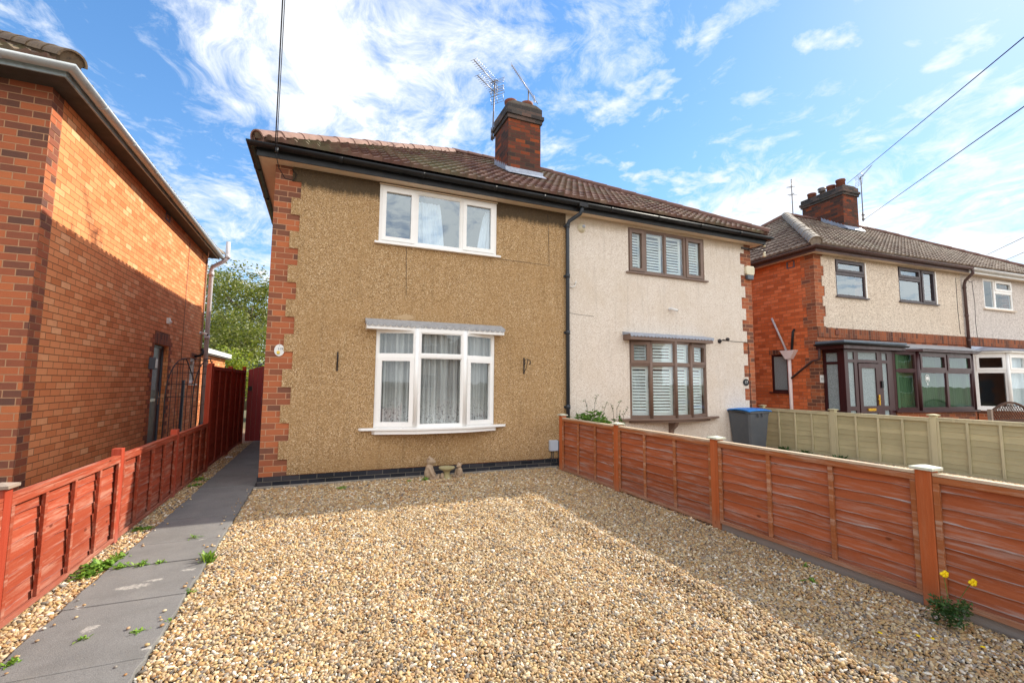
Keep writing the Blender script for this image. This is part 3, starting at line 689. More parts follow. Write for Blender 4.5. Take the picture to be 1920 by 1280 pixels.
# pebbles: one uncountable body of gravel, instanced from a handful of stone shapes
def pebble_sources():
    c = bpy.data.collections.new('pebble_shapes'); out = []
    for k in range(7):
        rnd = random.Random(k+11); bm = bmesh.new(); bmesh.ops.create_icosphere(bm, subdivisions=2, radius=1)
        off = Vector((k*5.3, 2, 1))
        sx, sy, sz_ = rnd.uniform(1.0, 1.45), rnd.uniform(0.62, 0.88), rnd.uniform(0.42, 0.62)
        for v in bm.verts:
            r = 1+0.22*noise.noise(v.co*1.1+off)+0.07*noise.noise(v.co*2.7+off)
            v.co = Vector((v.co.x*r*sx, v.co.y*r*sy, v.co.z*r*sz_))
        for f in bm.faces: f.smooth = True
        me = bpy.data.meshes.new('pebble_%d' % k); bm.to_mesh(me); bm.free(); me.materials.append(M_PEB)
        o = bpy.data.objects.new('pebble_shape', me); c.objects.link(o)
    return c
PEBC = pebble_sources()
def visible_mask(P, mx=1.30):
    """keep points a camera here, or a step to the side, could see"""
    q = P-np.array([0, 0, CAMH]); R_ = np.array([cr, cu, cf]); c = q @ R_.T
    z = np.maximum(c[:, 2], 0.2)
    return (c[:, 2] > 0.25) & (np.abs(c[:, 0]/z) < (960/848.5)*mx) & (c[:, 1]/z > -(640/848.5)*mx)
def gravel_patch(name, label, regions, excl=(), seed=0):
    rng = np.random.default_rng(seed); Ps = []; Ss = []
    for (x0, x1, y0, y1, sp, size) in regions:
        nx, ny = int((x1-x0)/sp), int((y1-y0)/sp)
        gx, gy = np.meshgrid(np.arange(nx), np.arange(ny))
        x = x0+(gx.ravel()+rng.uniform(0, 1, gx.size))*sp; y = y0+(gy.ravel()+rng.uniform(0, 1, gx.size))*sp
        ok = np.ones(x.size, bool)
        for (a, b, c, d) in excl: ok &= ~((x > a) & (x < b) & (y > c) & (y < d))
        x, y = x[ok], y[ok]; P = np.stack([x, y, np.zeros_like(x)], 1); v = visible_mask(P); P = P[v]
        P[:, 2] = [und(a, b) for a, b in zip(P[:, 0], P[:, 1])]
        s = size*np.minimum(np.exp(rng.normal(0, 0.28, len(P))), 1.75); P[:, 2] += rng.uniform(-0.006, 0.006, len(P))+s*0.15
        Ps.append(P); Ss.append(s)
    P = np.concatenate(Ps); S = np.concatenate(Ss); n = len(P)
    me = bpy.data.meshes.new(name); me.vertices.add(n); me.vertices.foreach_set('co', P.astype(np.float32).ravel())
    a = me.attributes.new('scl', 'FLOAT', 'POINT'); a.data.foreach_set('value', S.astype(np.float32))
    rot = np.stack([rng.normal(0, 0.45, n), rng.normal(0, 0.45, n), rng.uniform(0, 6.283, n)], 1)
    a = me.attributes.new('rot', 'FLOAT_VECTOR', 'POINT'); a.data.foreach_set('vector', rot.astype(np.float32).ravel())
    a = me.attributes.new('idx', 'INT', 'POINT'); a.data.foreach_set('value', rng.integers(0, 7, n).astype(np.int32))
    o = bpy.data.objects.new(name, me); COL.objects.link(o); me.materials.append(M_PEB)
    ng = bpy.data.node_groups.new('scatter', 'GeometryNodeTree')
    ng.interface.new_socket('Geometry', in_out='INPUT', socket_type='NodeSocketGeometry'); ng.interface.new_socket('Geometry', in_out='OUTPUT', socket_type='NodeSocketGeometry')
    gi = ng.nodes.new('NodeGroupInput'); go = ng.nodes.new('NodeGroupOutput'); ip = ng.nodes.new('GeometryNodeInstanceOnPoints'); ci = ng.nodes.new('GeometryNodeCollectionInfo')
    ci.inputs[0].default_value = PEBC; ci.inputs['Separate Children'].default_value = True; ci.inputs['Reset Children'].default_value = True
    def attr(nm, tp):
        q = ng.nodes.new('GeometryNodeInputNamedAttribute'); q.data_type = tp; q.inputs[0].default_value = nm; return q.outputs[0]
    L = ng.links
    L.new(gi.outputs[0], ip.inputs['Points']); L.new(ci.outputs[0], ip.inputs['Instance']); ip.inputs['Pick Instance'].default_value = True
    L.new(attr('idx', 'INT'), ip.inputs['Instance Index']); L.new(attr('scl', 'FLOAT'), ip.inputs['Scale'])
    e2r = ng.nodes.new('FunctionNodeEulerToRotation'); L.new(attr('rot', 'FLOAT_VECTOR'), e2r.inputs[0]); L.new(e2r.outputs[0], ip.inputs['Rotation'])
    L.new(ip.outputs[0], go.inputs[0])
    md = o.modifiers.new('scatter', 'NODES'); md.node_group = ng
    tag(o, label, 'gravel', kind='stuff')
    return n
NP = 0
NP += gravel_patch('gravel', 'golden pea gravel covering the whole front driveway',
             [(-0.77, 3.75, 1.2, 3.4, 0.0130, 0.0090), (-0.77, 3.75, 3.4, 5.2, 0.0146, 0.0100), (-0.77, 3.75, 5.2, 7.1, 0.0175, 0.0118)], seed=1)
NP += gravel_patch('gravel', 'narrow strip of gravel between the red fence and the tarmac path', [(-1.66, -1.42, 2.6, 8.6, 0.0165, 0.0115), (-1.66, -1.42, 8.6, 12.2, 0.024, 0.014)], seed=2)
NP += gravel_patch('gravel', 'gravel on the neighbouring drive between the two right hand fences', [(3.82, 9.6, 2.5, 7.1, 0.030, 0.019)], seed=3)

# ================================================================== MAIN SEMI-DETACHED PAIR
EAVE_Z = 4.75; OH = 0.222; TANP = 0.632; SOF = 4.565
def quoin_solid(x, z, edge, sign, narrow=0.225, wide=0.345, period=0.249, z0=0.12):
    """true where the render covers the wall; edge = x of wall corner, sign=+1 if wall extends to +x"""
    k = int(math.floor((z-z0)/period)); w = wide if k % 2 == 0 else narrow
    return (x-edge)*sign > w

def main_house():
    H = empty('semi_detached_house', (XL, D, 0), 'brick cornered semi detached pair, brown pebbledash left half, cream right half, one tiled hipped roof', 'house')
    org = Vector((XL, D, 0))
    def B(mb, name, mat, parent=None, **k): 
        return mb.build(name, mat, H, origin=org, **k)
    # openings: x0,x1,z0,z1
    wU1 = (0.722, 2.672, 3.605, 4.525); wB1 = (0.74, 2.66, 0.735, 2.262)
    wU2 = (5.42, 7.375, 3.62, 4.515); wB2 = (5.41, 7.35, 0.775, 2.28)
    holes = [wU1, wB1, wU2, wB2]
    inh = lambda x, z: any(h[0] < x < h[1] and h[2] < z < h[3] for h in holes)
    def grid_wall(x0, x1, z0, z1, cond, y0, y1, extra=()):
        xs = sorted(set([x0, x1]+[v for h in holes for v in h[:2] if x0 < v < x1]+[v for v in extra if x0 < v < x1]))
        zs = sorted(set([z0, z1]+[v for h in holes for v in h[2:] if z0 < v < z1]+[0.12+0.249*k for k in range(1, 18) if z0 < 0.12+0.249*k < z1]))
        mb = MB(); mb.grid(xs, zs, cond, y0, y1); return mb
    # brick shell (front) - shows only at the corners
    B(grid_wall(XL, XR, 0.0, SOF+0.005, lambda x, z: not inh(x, z), D, D+0.25), 'front_wall', M_BR_MAIN)
    mb = MB(); mb.box(XL, XL+0.25, D+0.252, D+7.9, 0, SOF+0.005); B(mb, 'side_wall', M_BR_MAIN)
    mb = MB(); mb.box(XR-0.25, XR, D+0.252, D+7.9, 0, SOF+0.005); B(mb, 'side_wall', M_BR_MAIN)
    mb = MB(); mb.box(XL+0.252, XR-0.252, D+7.65, D+7.9, 0, SOF+0.005); B(mb, 'rear_wall', M_BR_MAIN)
    mb = MB(); mb.box(XL+0.26, PARTY-0.1, D+0.4, D+7.6, 2.38, 2.6); mb.box(XL+0.26, XR-0.26, D+0.27, D+7.6, SOF-0.03, SOF+0.003); mb.box(PARTY+0.1, XR-0.26, D+0.4, D+7.6, 2.38, 2.6)
    mb.box(PARTY-0.1, PARTY+0.1, D+0.27, D+7.6, 0, 4.5); mb.box(XL+0.26, XR-0.26, D+3.6, D+3.7, 0, 4.5); B(mb, 'inner_wall', M_DARKROOM)
    # render layers, 16 mm proud of brick, toothed to the quoins
    q1 = (XL+0.225, XL+0.345); q2 = (XR-0.225, XR-0.345)
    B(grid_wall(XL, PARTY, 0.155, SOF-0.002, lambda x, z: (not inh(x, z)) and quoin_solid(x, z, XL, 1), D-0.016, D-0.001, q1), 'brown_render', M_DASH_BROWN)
    B(grid_wall(PARTY, XR, 0.155, SOF-0.002, lambda x, z: (not inh(x, z)) and quoin_solid(x, z, XR, -1), D-0.020, D-0.001, q2), 'cream_render', M_DASH_CREAM)
    # dark plinth + concrete footing
    mb = MB(); mb.box(XL-0.012, XR+0.012, D-0.028, D-0.001, -0.02, 0.145); mb.box(XL-0.012, XL-0.001, D-0.001, D+7.9, -0.02, 0.145); B(mb, 'plinth', M_BR_BLACK)
    mb = MB(); rnd = random.Random(5); pts = [(XL-0.05, D-0.03)]
    top = []
    for i in range(46):
        x = XL-0.05+(PARTY-XL)*i/45; top.append((x, D-0.065-0.025*rnd.random()*(1 if i < 34 else 0.3)))
    mb.prism([(XL-0.05, D-0.030)]+top[::1]+[(PARTY-0.05, D-0.030)], -0.02, 0.028, 'z'); B(mb, 'footing', M_CONC)
    mb = MB()
    for i in range(7):
        for j in range(3): mb.box(0.03+i*0.03, 0.048+i*0.03, D-0.031, D-0.0285, 0.045+j*0.024, 0.058+j*0.024)
    B(mb, 'air_brick', M_BLACKPL)
    # soffit + fascia + roof
    ex0, ex1 = XL-OH, XR+OH; ey0 = D-OH; ey1 = D+7.9+OH
    mb = MB(); mb.box(ex0+0.018, PARTY+0.02, ey0+0.018, D+0.02, SOF, SOF+0.013); mb.box(ex0+0.018, XL+0.02, D+0.02, ey1-0.02, SOF, SOF+0.013); B(mb, 'soffit', M_SOFFIT)
    mb = MB(); mb.box(PARTY+0.022, ex1-0.018, ey0+0.018, D+0.02, SOF, SOF+0.013); mb.box(XR-0.02, ex1-0.018, D+0.02, ey1-0.02, SOF, SOF+0.013); o = B(mb, 'soffit', M_SOFFIT)
    mb = MB(); mb.box(ex0, ex1, ey0, ey0+0.018, SOF-0.012, 4.755); mb.box(ex0, ex0+0.018, ey0+0.019, ey1, SOF-0.012, 4.755); mb.box(ex1-0.018, ex1, ey0+0.019, ey1, SOF-0.012, 4.755); B(mb, 'fascia', M_BLACKPL)
    run = 3.81
    zE = EAVE_Z+0.050; ov = 0.032
    P00 = Vector((ex0-ov, ey0-ov, zE)); P10 = Vector((ex1+ov, ey0-ov, zE)); P01 = Vector((ex0-ov, ey0-ov+2*run, zE)); P11 = Vector((ex1+ov, ey0-ov+2*run, zE))
    for nm, a, b in (('roof', P00, P10), ('roof', P10, P11), ('roof', P11, P01), ('roof', P01, P00)):
        bm = tile_slope(a-org, b-org, TANP, run, clipL=1, clipR=1)
        o = bm_obj(bm, 'roof_slope', M_TILE, H)
    A1 = P00+Vector((run, run, run*TANP)); A2 = Vector((P10.x-run, P10.y+run, zE+run*TANP))
    up = Vector((0, 0, 0.045))
    def RT(a, b, mat, seed): 
        mb = ridge_tiles(a+up, b+up, seed=seed); return B(mb, 'ridge_tiles', mat)
    RT(P00+Vector((.03, .03, 0)), A1, M_RIDGE, 1); RT(P10, A2, M_RIDGED, 2); RT(A1, A2, M_RIDGED, 3); RT(P01, A1, M_RIDGED, 4); RT(P11, A2, M_RIDGED, 5)
    # gutter
    g0 = 4.70
    path = [(ex0-0.004, ey1, g0), (ex0-0.004, ey0-0.004, g0), (PARTY-0.0, ey0-0.004, g0-0.012), (ex1+0.004, ey0-0.004, g0), (ex1+0.004, ey1, g0)]
    jn = [((x, ey0-0.004, g0-0.006), (x+0.05, ey0-0.004, g0-0.006)) for x in (0.1, 1.3, 2.5, 3.4, 4.8, 5.9, 7.0, 8.1)]
    jn += [((ex0-0.004, y+0.05, g0), (ex0-0.004, y, g0)) for y in (7.6, 8.8, 10.2, 11.6)]
    gm = MB(); gm.sweep(gutter_prof(0.06), path, closed_prof=True)
    for p, q in jn: gm.sweep([(o_*1.07-0.004, z_*1.07-0.002) for o_, z_ in gutter_prof(0.06)], [p, q], closed_prof=True)
    gm.box(PARTY+0.10, PARTY+0.28, ey0-0.128, ey0-0.002, 4.61, 4.69)
    B(gm, 'gutter', M_BLACKPL)
    # downpipe on the party line
    mb = MB(); px = PARTY+0.01
    mb.tube([(px+0.17, ey0-0.065, 4.66), (px+0.17, ey0-0.065, 4.55), (px+0.15, ey0-0.04, 4.50), (px+0.02, D-0.09, 4.40), (px, D-0.065, 4.33), (px, D-0.065, 4.2), (px, D-0.065, 0.06)], 0.034, 12)
    for z in (4.28, 3.35, 2.32, 1.0): mb.tube([(px, D-0.065, z), (px, D-0.065, z+0.07)], 0.042, 12); mb.box(px-0.06, px+0.06, D-0.035, D-0.021, z+0.015, z+0.05)
    B(mb, 'downpipe', M_PIPE)
    # thin old wire runs on the brown render
    for pts in ([(1.15, 3.58), (1.16, 3.2), (1.17, 2.79)], [(2.74, 3.56), (3.2, 3.555), (3.69, 3.55), (3.675, 4.0), (3.66, 4.5)]):
        mb = MB(); mb.tube([(x, D-0.018, z) for x, z in pts], 0.003, 5); B(mb, 'wall_wire', M_CABLE)
    mb = MB(); mb.tube([(4.07, D-0.022, 2.72), (4.3, D-0.022, 2.70), (4.62, D-0.022, 2.69)], 0.003, 5); B(mb, 'wall_wire', M_CABLE)
    # chimney
    cx0, cx1, cy0, cy1 = 3.43, 4.19, 8.48, 9.28; zt = 7.06
    mb = MB(); mb.box(cx0, cx1, cy0, cy1, 5.2, zt); ch = B(mb, 'chimney', M_BR_CHIM)
    def C(mb, name, mat, **k): return mb.build(name, mat, ch, origin=org, **k)
    mb = MB(); mb.box(cx0-0.03, cx1+0.03, cy0-0.03, cy1+0.03, zt+0.001, zt+0.085); mb.box(cx0-0.06, cx1+0.06, cy0-0.06, cy1+0.06, zt+0.087, zt+0.165); mb.box(cx0-0.025, cx1+0.025, cy0-0.025, cy1+0.025, zt+0.167, zt+0.34); C(mb, 'corbel', M_BR_BLACK2)
    mb = MB(); mb.prism([(cx0-0.02, zt+0.342), (cx1+0.02, zt+0.342), (cx1-0.12, zt+0.41), (cx0+0.12, zt+0.41)], cy0-0.02, cy1+0.02, 'y'); C(mb, 'flaunching', M_CAP)
    for (x, y, h) in ((3.66, 8.92, 0.30), (4.00, 8.80, 0.26)):
        mb = MB(); mb.lathe([(0.13, 0), (0.125, h-0.08), (0.125, h-0.079), (0.142, h-0.06), (0.145, h-0.01), (0.13, h), (0.105, h), (0.10, h-0.2)], (x, y, zt+0.38), 20); C(mb, 'chimney_pot', M_POT)
    # lead flashing: front apron + stepped side
    mb = MB(); zf = zE+0.03+TANP*(cy0-(ey0-ov))
    mb.prism([(cy0-0.17, zf-0.07), (cy0-0.002, zf+0.045), (cy0-0.002, zf+0.13), (cy0-0.008, zf+0.13), (cy0-0.012, zf+0.055), (cy0-0.17, zf-0.055)], cx0-0.06, cx1+0.06, 'x')
    for i in range(7):
        y = cy0+i*0.115; z = zf+TANP*i*0.115
        mb.prism([(y, z+0.02), (y+0.115, z+0.02+0.073), (y+0.115, z+0.24), (y, z+0.10)], cx0-0.008, cx0-0.002, 'x')
        mb.prism([(y, z+0.02), (y+0.115, z+0.02+0.073), (y+0.115, z+0.24), (y, z+0.10)], cx1+0.002, cx1+0.008, 'x')
    C(mb, 'flashing', M_LEAD)
    # ---------------- windows
    yf = D+0.012
    # upper white window
    L1 = [(0.775, 1.262, 3.655, 4.475, 1), (1.318, 2.035, 3.655, 4.475, 0), (2.085, 2.615, 3.655, 4.475, 1)]
    w = window(H, *[v for v in (wU1[0], wU1[1], wU1[2], wU1[3])], D-0.005, L1, M_UPVC, M_GLASSH, 'white three light casement window on the brown upper floor', T=Matrix.Translation(-org))
    mb = MB(); mb.box(0.66, 2.735, D-0.075, D-0.0, 3.572, 3.604); mb.build('sill', M_UPVC, w, origin=org, bevel=0.004)
    mb = MB(); mb.box(0.712, 2.682, D-0.03, D-0.002, 4.526, 4.545); mb.build('drip_trim', M_SOFFIT, w, origin=org)
    # upper taupe window with shutters
    L2 = [(5.465, 5.80, 3.665, 4.47, 1), (5.87, 6.32, 3.665, 4.47, 0), (6.37, 6.83, 3.665, 4.47, 0), (6.90, 7.33, 3.665, 4.47, 1)]
    w2 = window(H, *wU2, D-0.005, L2, M_BROWNFR, M_GLASSLOW, 'taupe four light window with white shutters on the cream upper floor', T=Matrix.Translation(-org))
    mb = MB(); mb.box(5.355, 7.44, D-0.07, D-0.0, 3.592, 3.619); mb.build('sill', M_BROWNFR, w2, origin=org, bevel=0.004)
    def shutter(par, x0, x1, z0, z1, y, T=None, stile=0.05, pitch=0.056, solidtop=0.0):
        mb = MB(T); rects_grid(mb, x0, x1, z0, z1, [(x0+stile*0.6, x1-stile, z0+stile, z1-stile)], y, y+0.025)
        z = z0+stile+0.02
        while z < z1-stile-0.02:
            mb.prism([(y-0.012, z-0.020), (y-0.006, z-0.024), (y+0.030, z+0.016), (y+0.024, z+0.020)], x0+stile*0.6, x1-stile, 'x'); z += pitch
        return mb.build('shutter', M_SHUT, par)
    TT = Matrix.Translation(-org)
    for a, b, c, d, op in L2:
        k = 0.02; shutter(w2, a+k, b-k+0.005, c, d, D+0.075, TT)
    # ---- bow windows (facets)
    def facet_T(p, q):
        p = Vector((p[0], p[1], 0)); q = Vector((q[0], q[1], 0)); d = q-p
        return Matrix.Translation(p-org) @ Matrix.Rotation(math.atan2(d.y, d.x), 4, 'Z'), d.length
    yb = 6.915
    bay = empty('bay_window', (0, 0, 0), None, None); bay.parent = H; bay['label'] = 'white shallow bay window with lace curtains on the brown half'
    z0, z1 = 0.765, 2.262; zt_ = 1.845
    F = [((0.742, D-0.004), (1.328, yb)), ((1.328, yb), (2.095, yb)), ((2.095, yb), (2.66, D-0.004))]
    mb = MB()
    for i, (p, q) in enumerate(F):
        T, L = facet_T(p, q)
        side = i != 1
        if side: lights = [(0.05, L-0.05, 0.80, zt_-0.03, 1), (0.035, L-0.045, zt_+0.02, z1-0.055, 0)]
        else: lights = [(0.055, L-0.055, 0.80, zt_-0.02, 0), (0.055, L-0.055, zt_+0.03, z1-0.055, 0)]
        window(H, 0.001, L-0.001, z0, z1, 0, lights, M_UPVC, M_GLASS, T=T, target=bay)
    mb = MB()
    for p in (F[1][0], F[1][1]): mb.tube([(p[0], p[1]+0.02, z0), (p[0], p[1]+0.02, z1)], 0.036, 12)
    mb.build('corner_post', M_UPVC, bay, origin=org)
    sp = [(0.53, D-0.017), (0.56, 7.04), (0.74, 7.005), (1.35, 6.86), (2.12, 6.86), (2.70, 7.005), (2.84, 7.04), (2.87, D-0.017)]
    mb = MB(); mb.prism(sp, 0.728, 0.764, 'z'); mb.build('sill', M_UPVC, bay, origin=org, bevel=0.006)
    sp2 = [(0.72, D-0.017), (0.76, 7.03), (1.36, 6.885), (2.10, 6.885), (2.66, 7.03), (2.70, D-0.017)]
    mb = MB(); mb.prism(sp2, 0.672, 0.727, 'z'); mb.build('underside', M_UPVC, bay, origin=org)
    # hood with scalloped lead
    def hood(par, x0, x1, yfr, zb, zt2, boxm, leadm, boxh=0.06, sc=0.085):
        mb = MB(); mb.box(x0, x1, yfr, D-0.017, zb, zb+boxh); mb.build('hood', boxm, par, origin=org, bevel=0.004)
        mb = MB(); top = []
        # lead sheet: slopes from wall down to the front edge and hangs in scallops
        mb.prism([(yfr-0.012, zb+boxh+0.012), (yfr-0.012, zb+boxh+0.002), (D-0.017, zb+boxh+0.002), (D-0.017, zt2)], x0-0.012, x1+0.012, 'x')
        n = int((x1-x0)/sc); st = (x1-x0+0.02)/n
        pts = [(x0-0.01, zb+boxh+0.012)]
        for i in range(n):
            for k in range(9):
                a = math.pi*k/8
                pts.append((x0-0.01+st*(i+0.5)-math.cos(a)*st/2, zb+boxh-0.010-math.sin(a)*0.034))
        pts.append((x0-0.01+st*n, zb+boxh+0.012))
        # strip as quads
        for i in range(1, len(pts)-2):
            (xa, za), (xb, zb_) = pts[i], pts[i+1]
            if xb-xa < 1e-6: continue
            mb._add([(xa, yfr-0.016, za), (xb, yfr-0.016, zb_), (xb, yfr-0.016, zb+boxh+0.012), (xa, yfr-0.016, zb+boxh+0.012), (xa, yfr-0.012, za), (xb, yfr-0.012, zb_), (xb, yfr-0.012, zb+boxh+0.012), (xa, yfr-0.012, zb+boxh+0.012)],
                    [(0, 1, 2, 3), (7, 6, 5, 4), (0, 4, 5, 1)])
        mb.build('lead_flashing', leadm, par, origin=org)
    hood(bay, 0.585, 2.765, 6.93, 2.232, 2.405, M_UPVC, M_LEADP, 0.085)
    # taupe bow window of four lights
    bow = empty('bow_window', (0, 0, 0), None, None); bow.parent = H; bow['label'] = 'taupe four light bow window with white shutters on the cream half'
    pts = [(5.415, D-0.004), (5.80, 6.955), (6.345, 6.885), (6.80, 6.955), (7.345, D-0.004)]
    zt_ = 1.835; z0, z1 = 0.80, 2.285
    for i in range(4):
        T, L = facet_T(pts[i], pts[i+1]); end = i in (0, 3)
        a, b = (0.03, L-0.03)
        lights = [(a, b, 0.84, zt_-0.035, 0), (a+(0.0 if not end else 0.01), b, zt_+0.015, z1-0.04, 1 if end else 0)]
        window(H, 0.001, L-0.001, z0, z1, 0, lights, M_BROWNFR, M_GLASSLOW, T=T, target=bow)
        shutter(bow, a+0.02, b+0.0, 0.85, zt_-0.05, 0.085, T, 0.055, 0.058); shutter(bow, a+0.02, b+0.0, zt_+0.02, z1-0.04, 0.085, T, 0.055, 0.058)
    mb = MB()
    for p in pts[1:4]: mb.tube([(p[0], p[1]+0.012, z0), (p[0], p[1]+0.012, z1)], 0.034, 10)
    mb.build('corner_post', M_BROWNFR, bow, origin=org)
    cur = [(5.15+2.43*i/12, 7.02-0.20*math.sin(math.pi*i/12)**0.9) for i in range(13)]
    mb = MB(); mb.prism([(5.13, D-0.021)]+cur+[(7.60, D-0.021)], 0.762, 0.799, 'z'); mb.build('sill', M_BROWNFR, bow, origin=org, bevel=0.005)
    cur = [(5.40+1.96*i/12, 7.05-0.19*math.sin(math.pi*i/12)) for i in range(13)]
    mb = MB(); mb.prism([(5.38, D-0.021)]+cur+[(7.38, D-0.021)], 0.715, 0.761, 'z'); mb.build('underside', M_BROWNFR, bow, origin=org)
    mb = MB(); mb.prism([(6.90, 0.712), (D-0.021, 0.712), (D-0.021, 0.42), (7.06, 0.42), (7.03, 0.56), (6.93, 0.64)], 6.32, 6.40, 'x'); mb.build('bracket', M_BROWNFR, bow, origin=org)
    hood(bow, 5.27, 7.32, 6.875, 2.275, 2.44, M_BROWNFR, M_LEAD, 0.10, 0.08)
    return H
M_BR_BLACK2 = brick('brick_soot_black', [(0.0, (0.04, 0.035, 0.035)), (0.6, (0.08, 0.07, 0.065)), (1.0, (0.16, 0.10, 0.08))], (0.12, 0.11, 0.10), bw=0.225, offz=0.0, weather=0.3, wcol=(0.12, 0.12, 0.09))
HOUSE = main_house()

# curtains (things of their own, hanging behind the glass)
def curtain(name, label, pts, z0, z1, mat, fold=0.018, wl=0.06, seed=0, group=None, taper=None):
    rnd = random.Random(seed); mb = MB()
    P = [Vector((x, y, 0)) for x, y in pts]; segs = [(P[i+1]-P[i]).length for i in range(len(P)-1)]; L = sum(segs)
    n = int(L/wl*7); vs = []; fs = []; rows = 9
    ph = [rnd.uniform(0, 6) for _ in range(4)]
    for j in range(rows+1):
        t = j/rows; z = z0+(z1-z0)*t
        for i in range(n+1):
            s_ = L*i/n; k = s_; q = 0
            ss = s_ if taper is None else s_*(taper[0]+(1-taper[0])*(1-t)**0.7)
            k = ss
            while q < len(segs)-1 and k > segs[q]: k -= segs[q]; q += 1
            d = (P[q+1]-P[q]).normalized(); p = P[q]+d*k; nn = Vector((-d.y, d.x, 0))
            f = fold*(math.sin(2*math.pi*s_/wl+0.8*math.sin(s_*9+ph[0])+ph[1])+0.5*math.sin(2*math.pi*s_/(wl*2.7)+ph[2]+t*1.3))
            p = p+nn*f; vs.append((p.x, p.y, z+0.006*math.sin(s_*14+ph[3])*(1-t)))
    for j in range(rows):
        for i in range(n): fs.append((j*(n+1)+i, j*(n+1)+i+1, (j+1)*(n+1)+i+1, (j+1)*(n+1)+i))
    mb._add(vs, fs, True)
    o = mb.build(name, mat, None); tag(o, label, 'curtain', group); return o
curtain('net_curtain', 'lace net curtains across the white ground floor bay window', [(0.80, D+0.10), (1.36, 7.03), (2.07, 7.03), (2.62, D+0.10)], 0.80, 2.24, M_NET, 0.026, 0.085, 3)
curtain('voile_curtain', 'white voile drape in the middle light of the upper white window', [(1.29, D+0.14), (1.80, D+0.14)], 3.64, 4.40, M_WHITECLOTH, 0.016, 0.07, 5, taper=(0.82,))
curtain('voile_curtain', 'white voile drape at the right edge of the upper white window', [(2.64, D+0.14), (2.36, D+0.14)], 3.64, 4.40, M_WHITECLOTH, 0.014, 0.06, 8, taper=(0.45,))

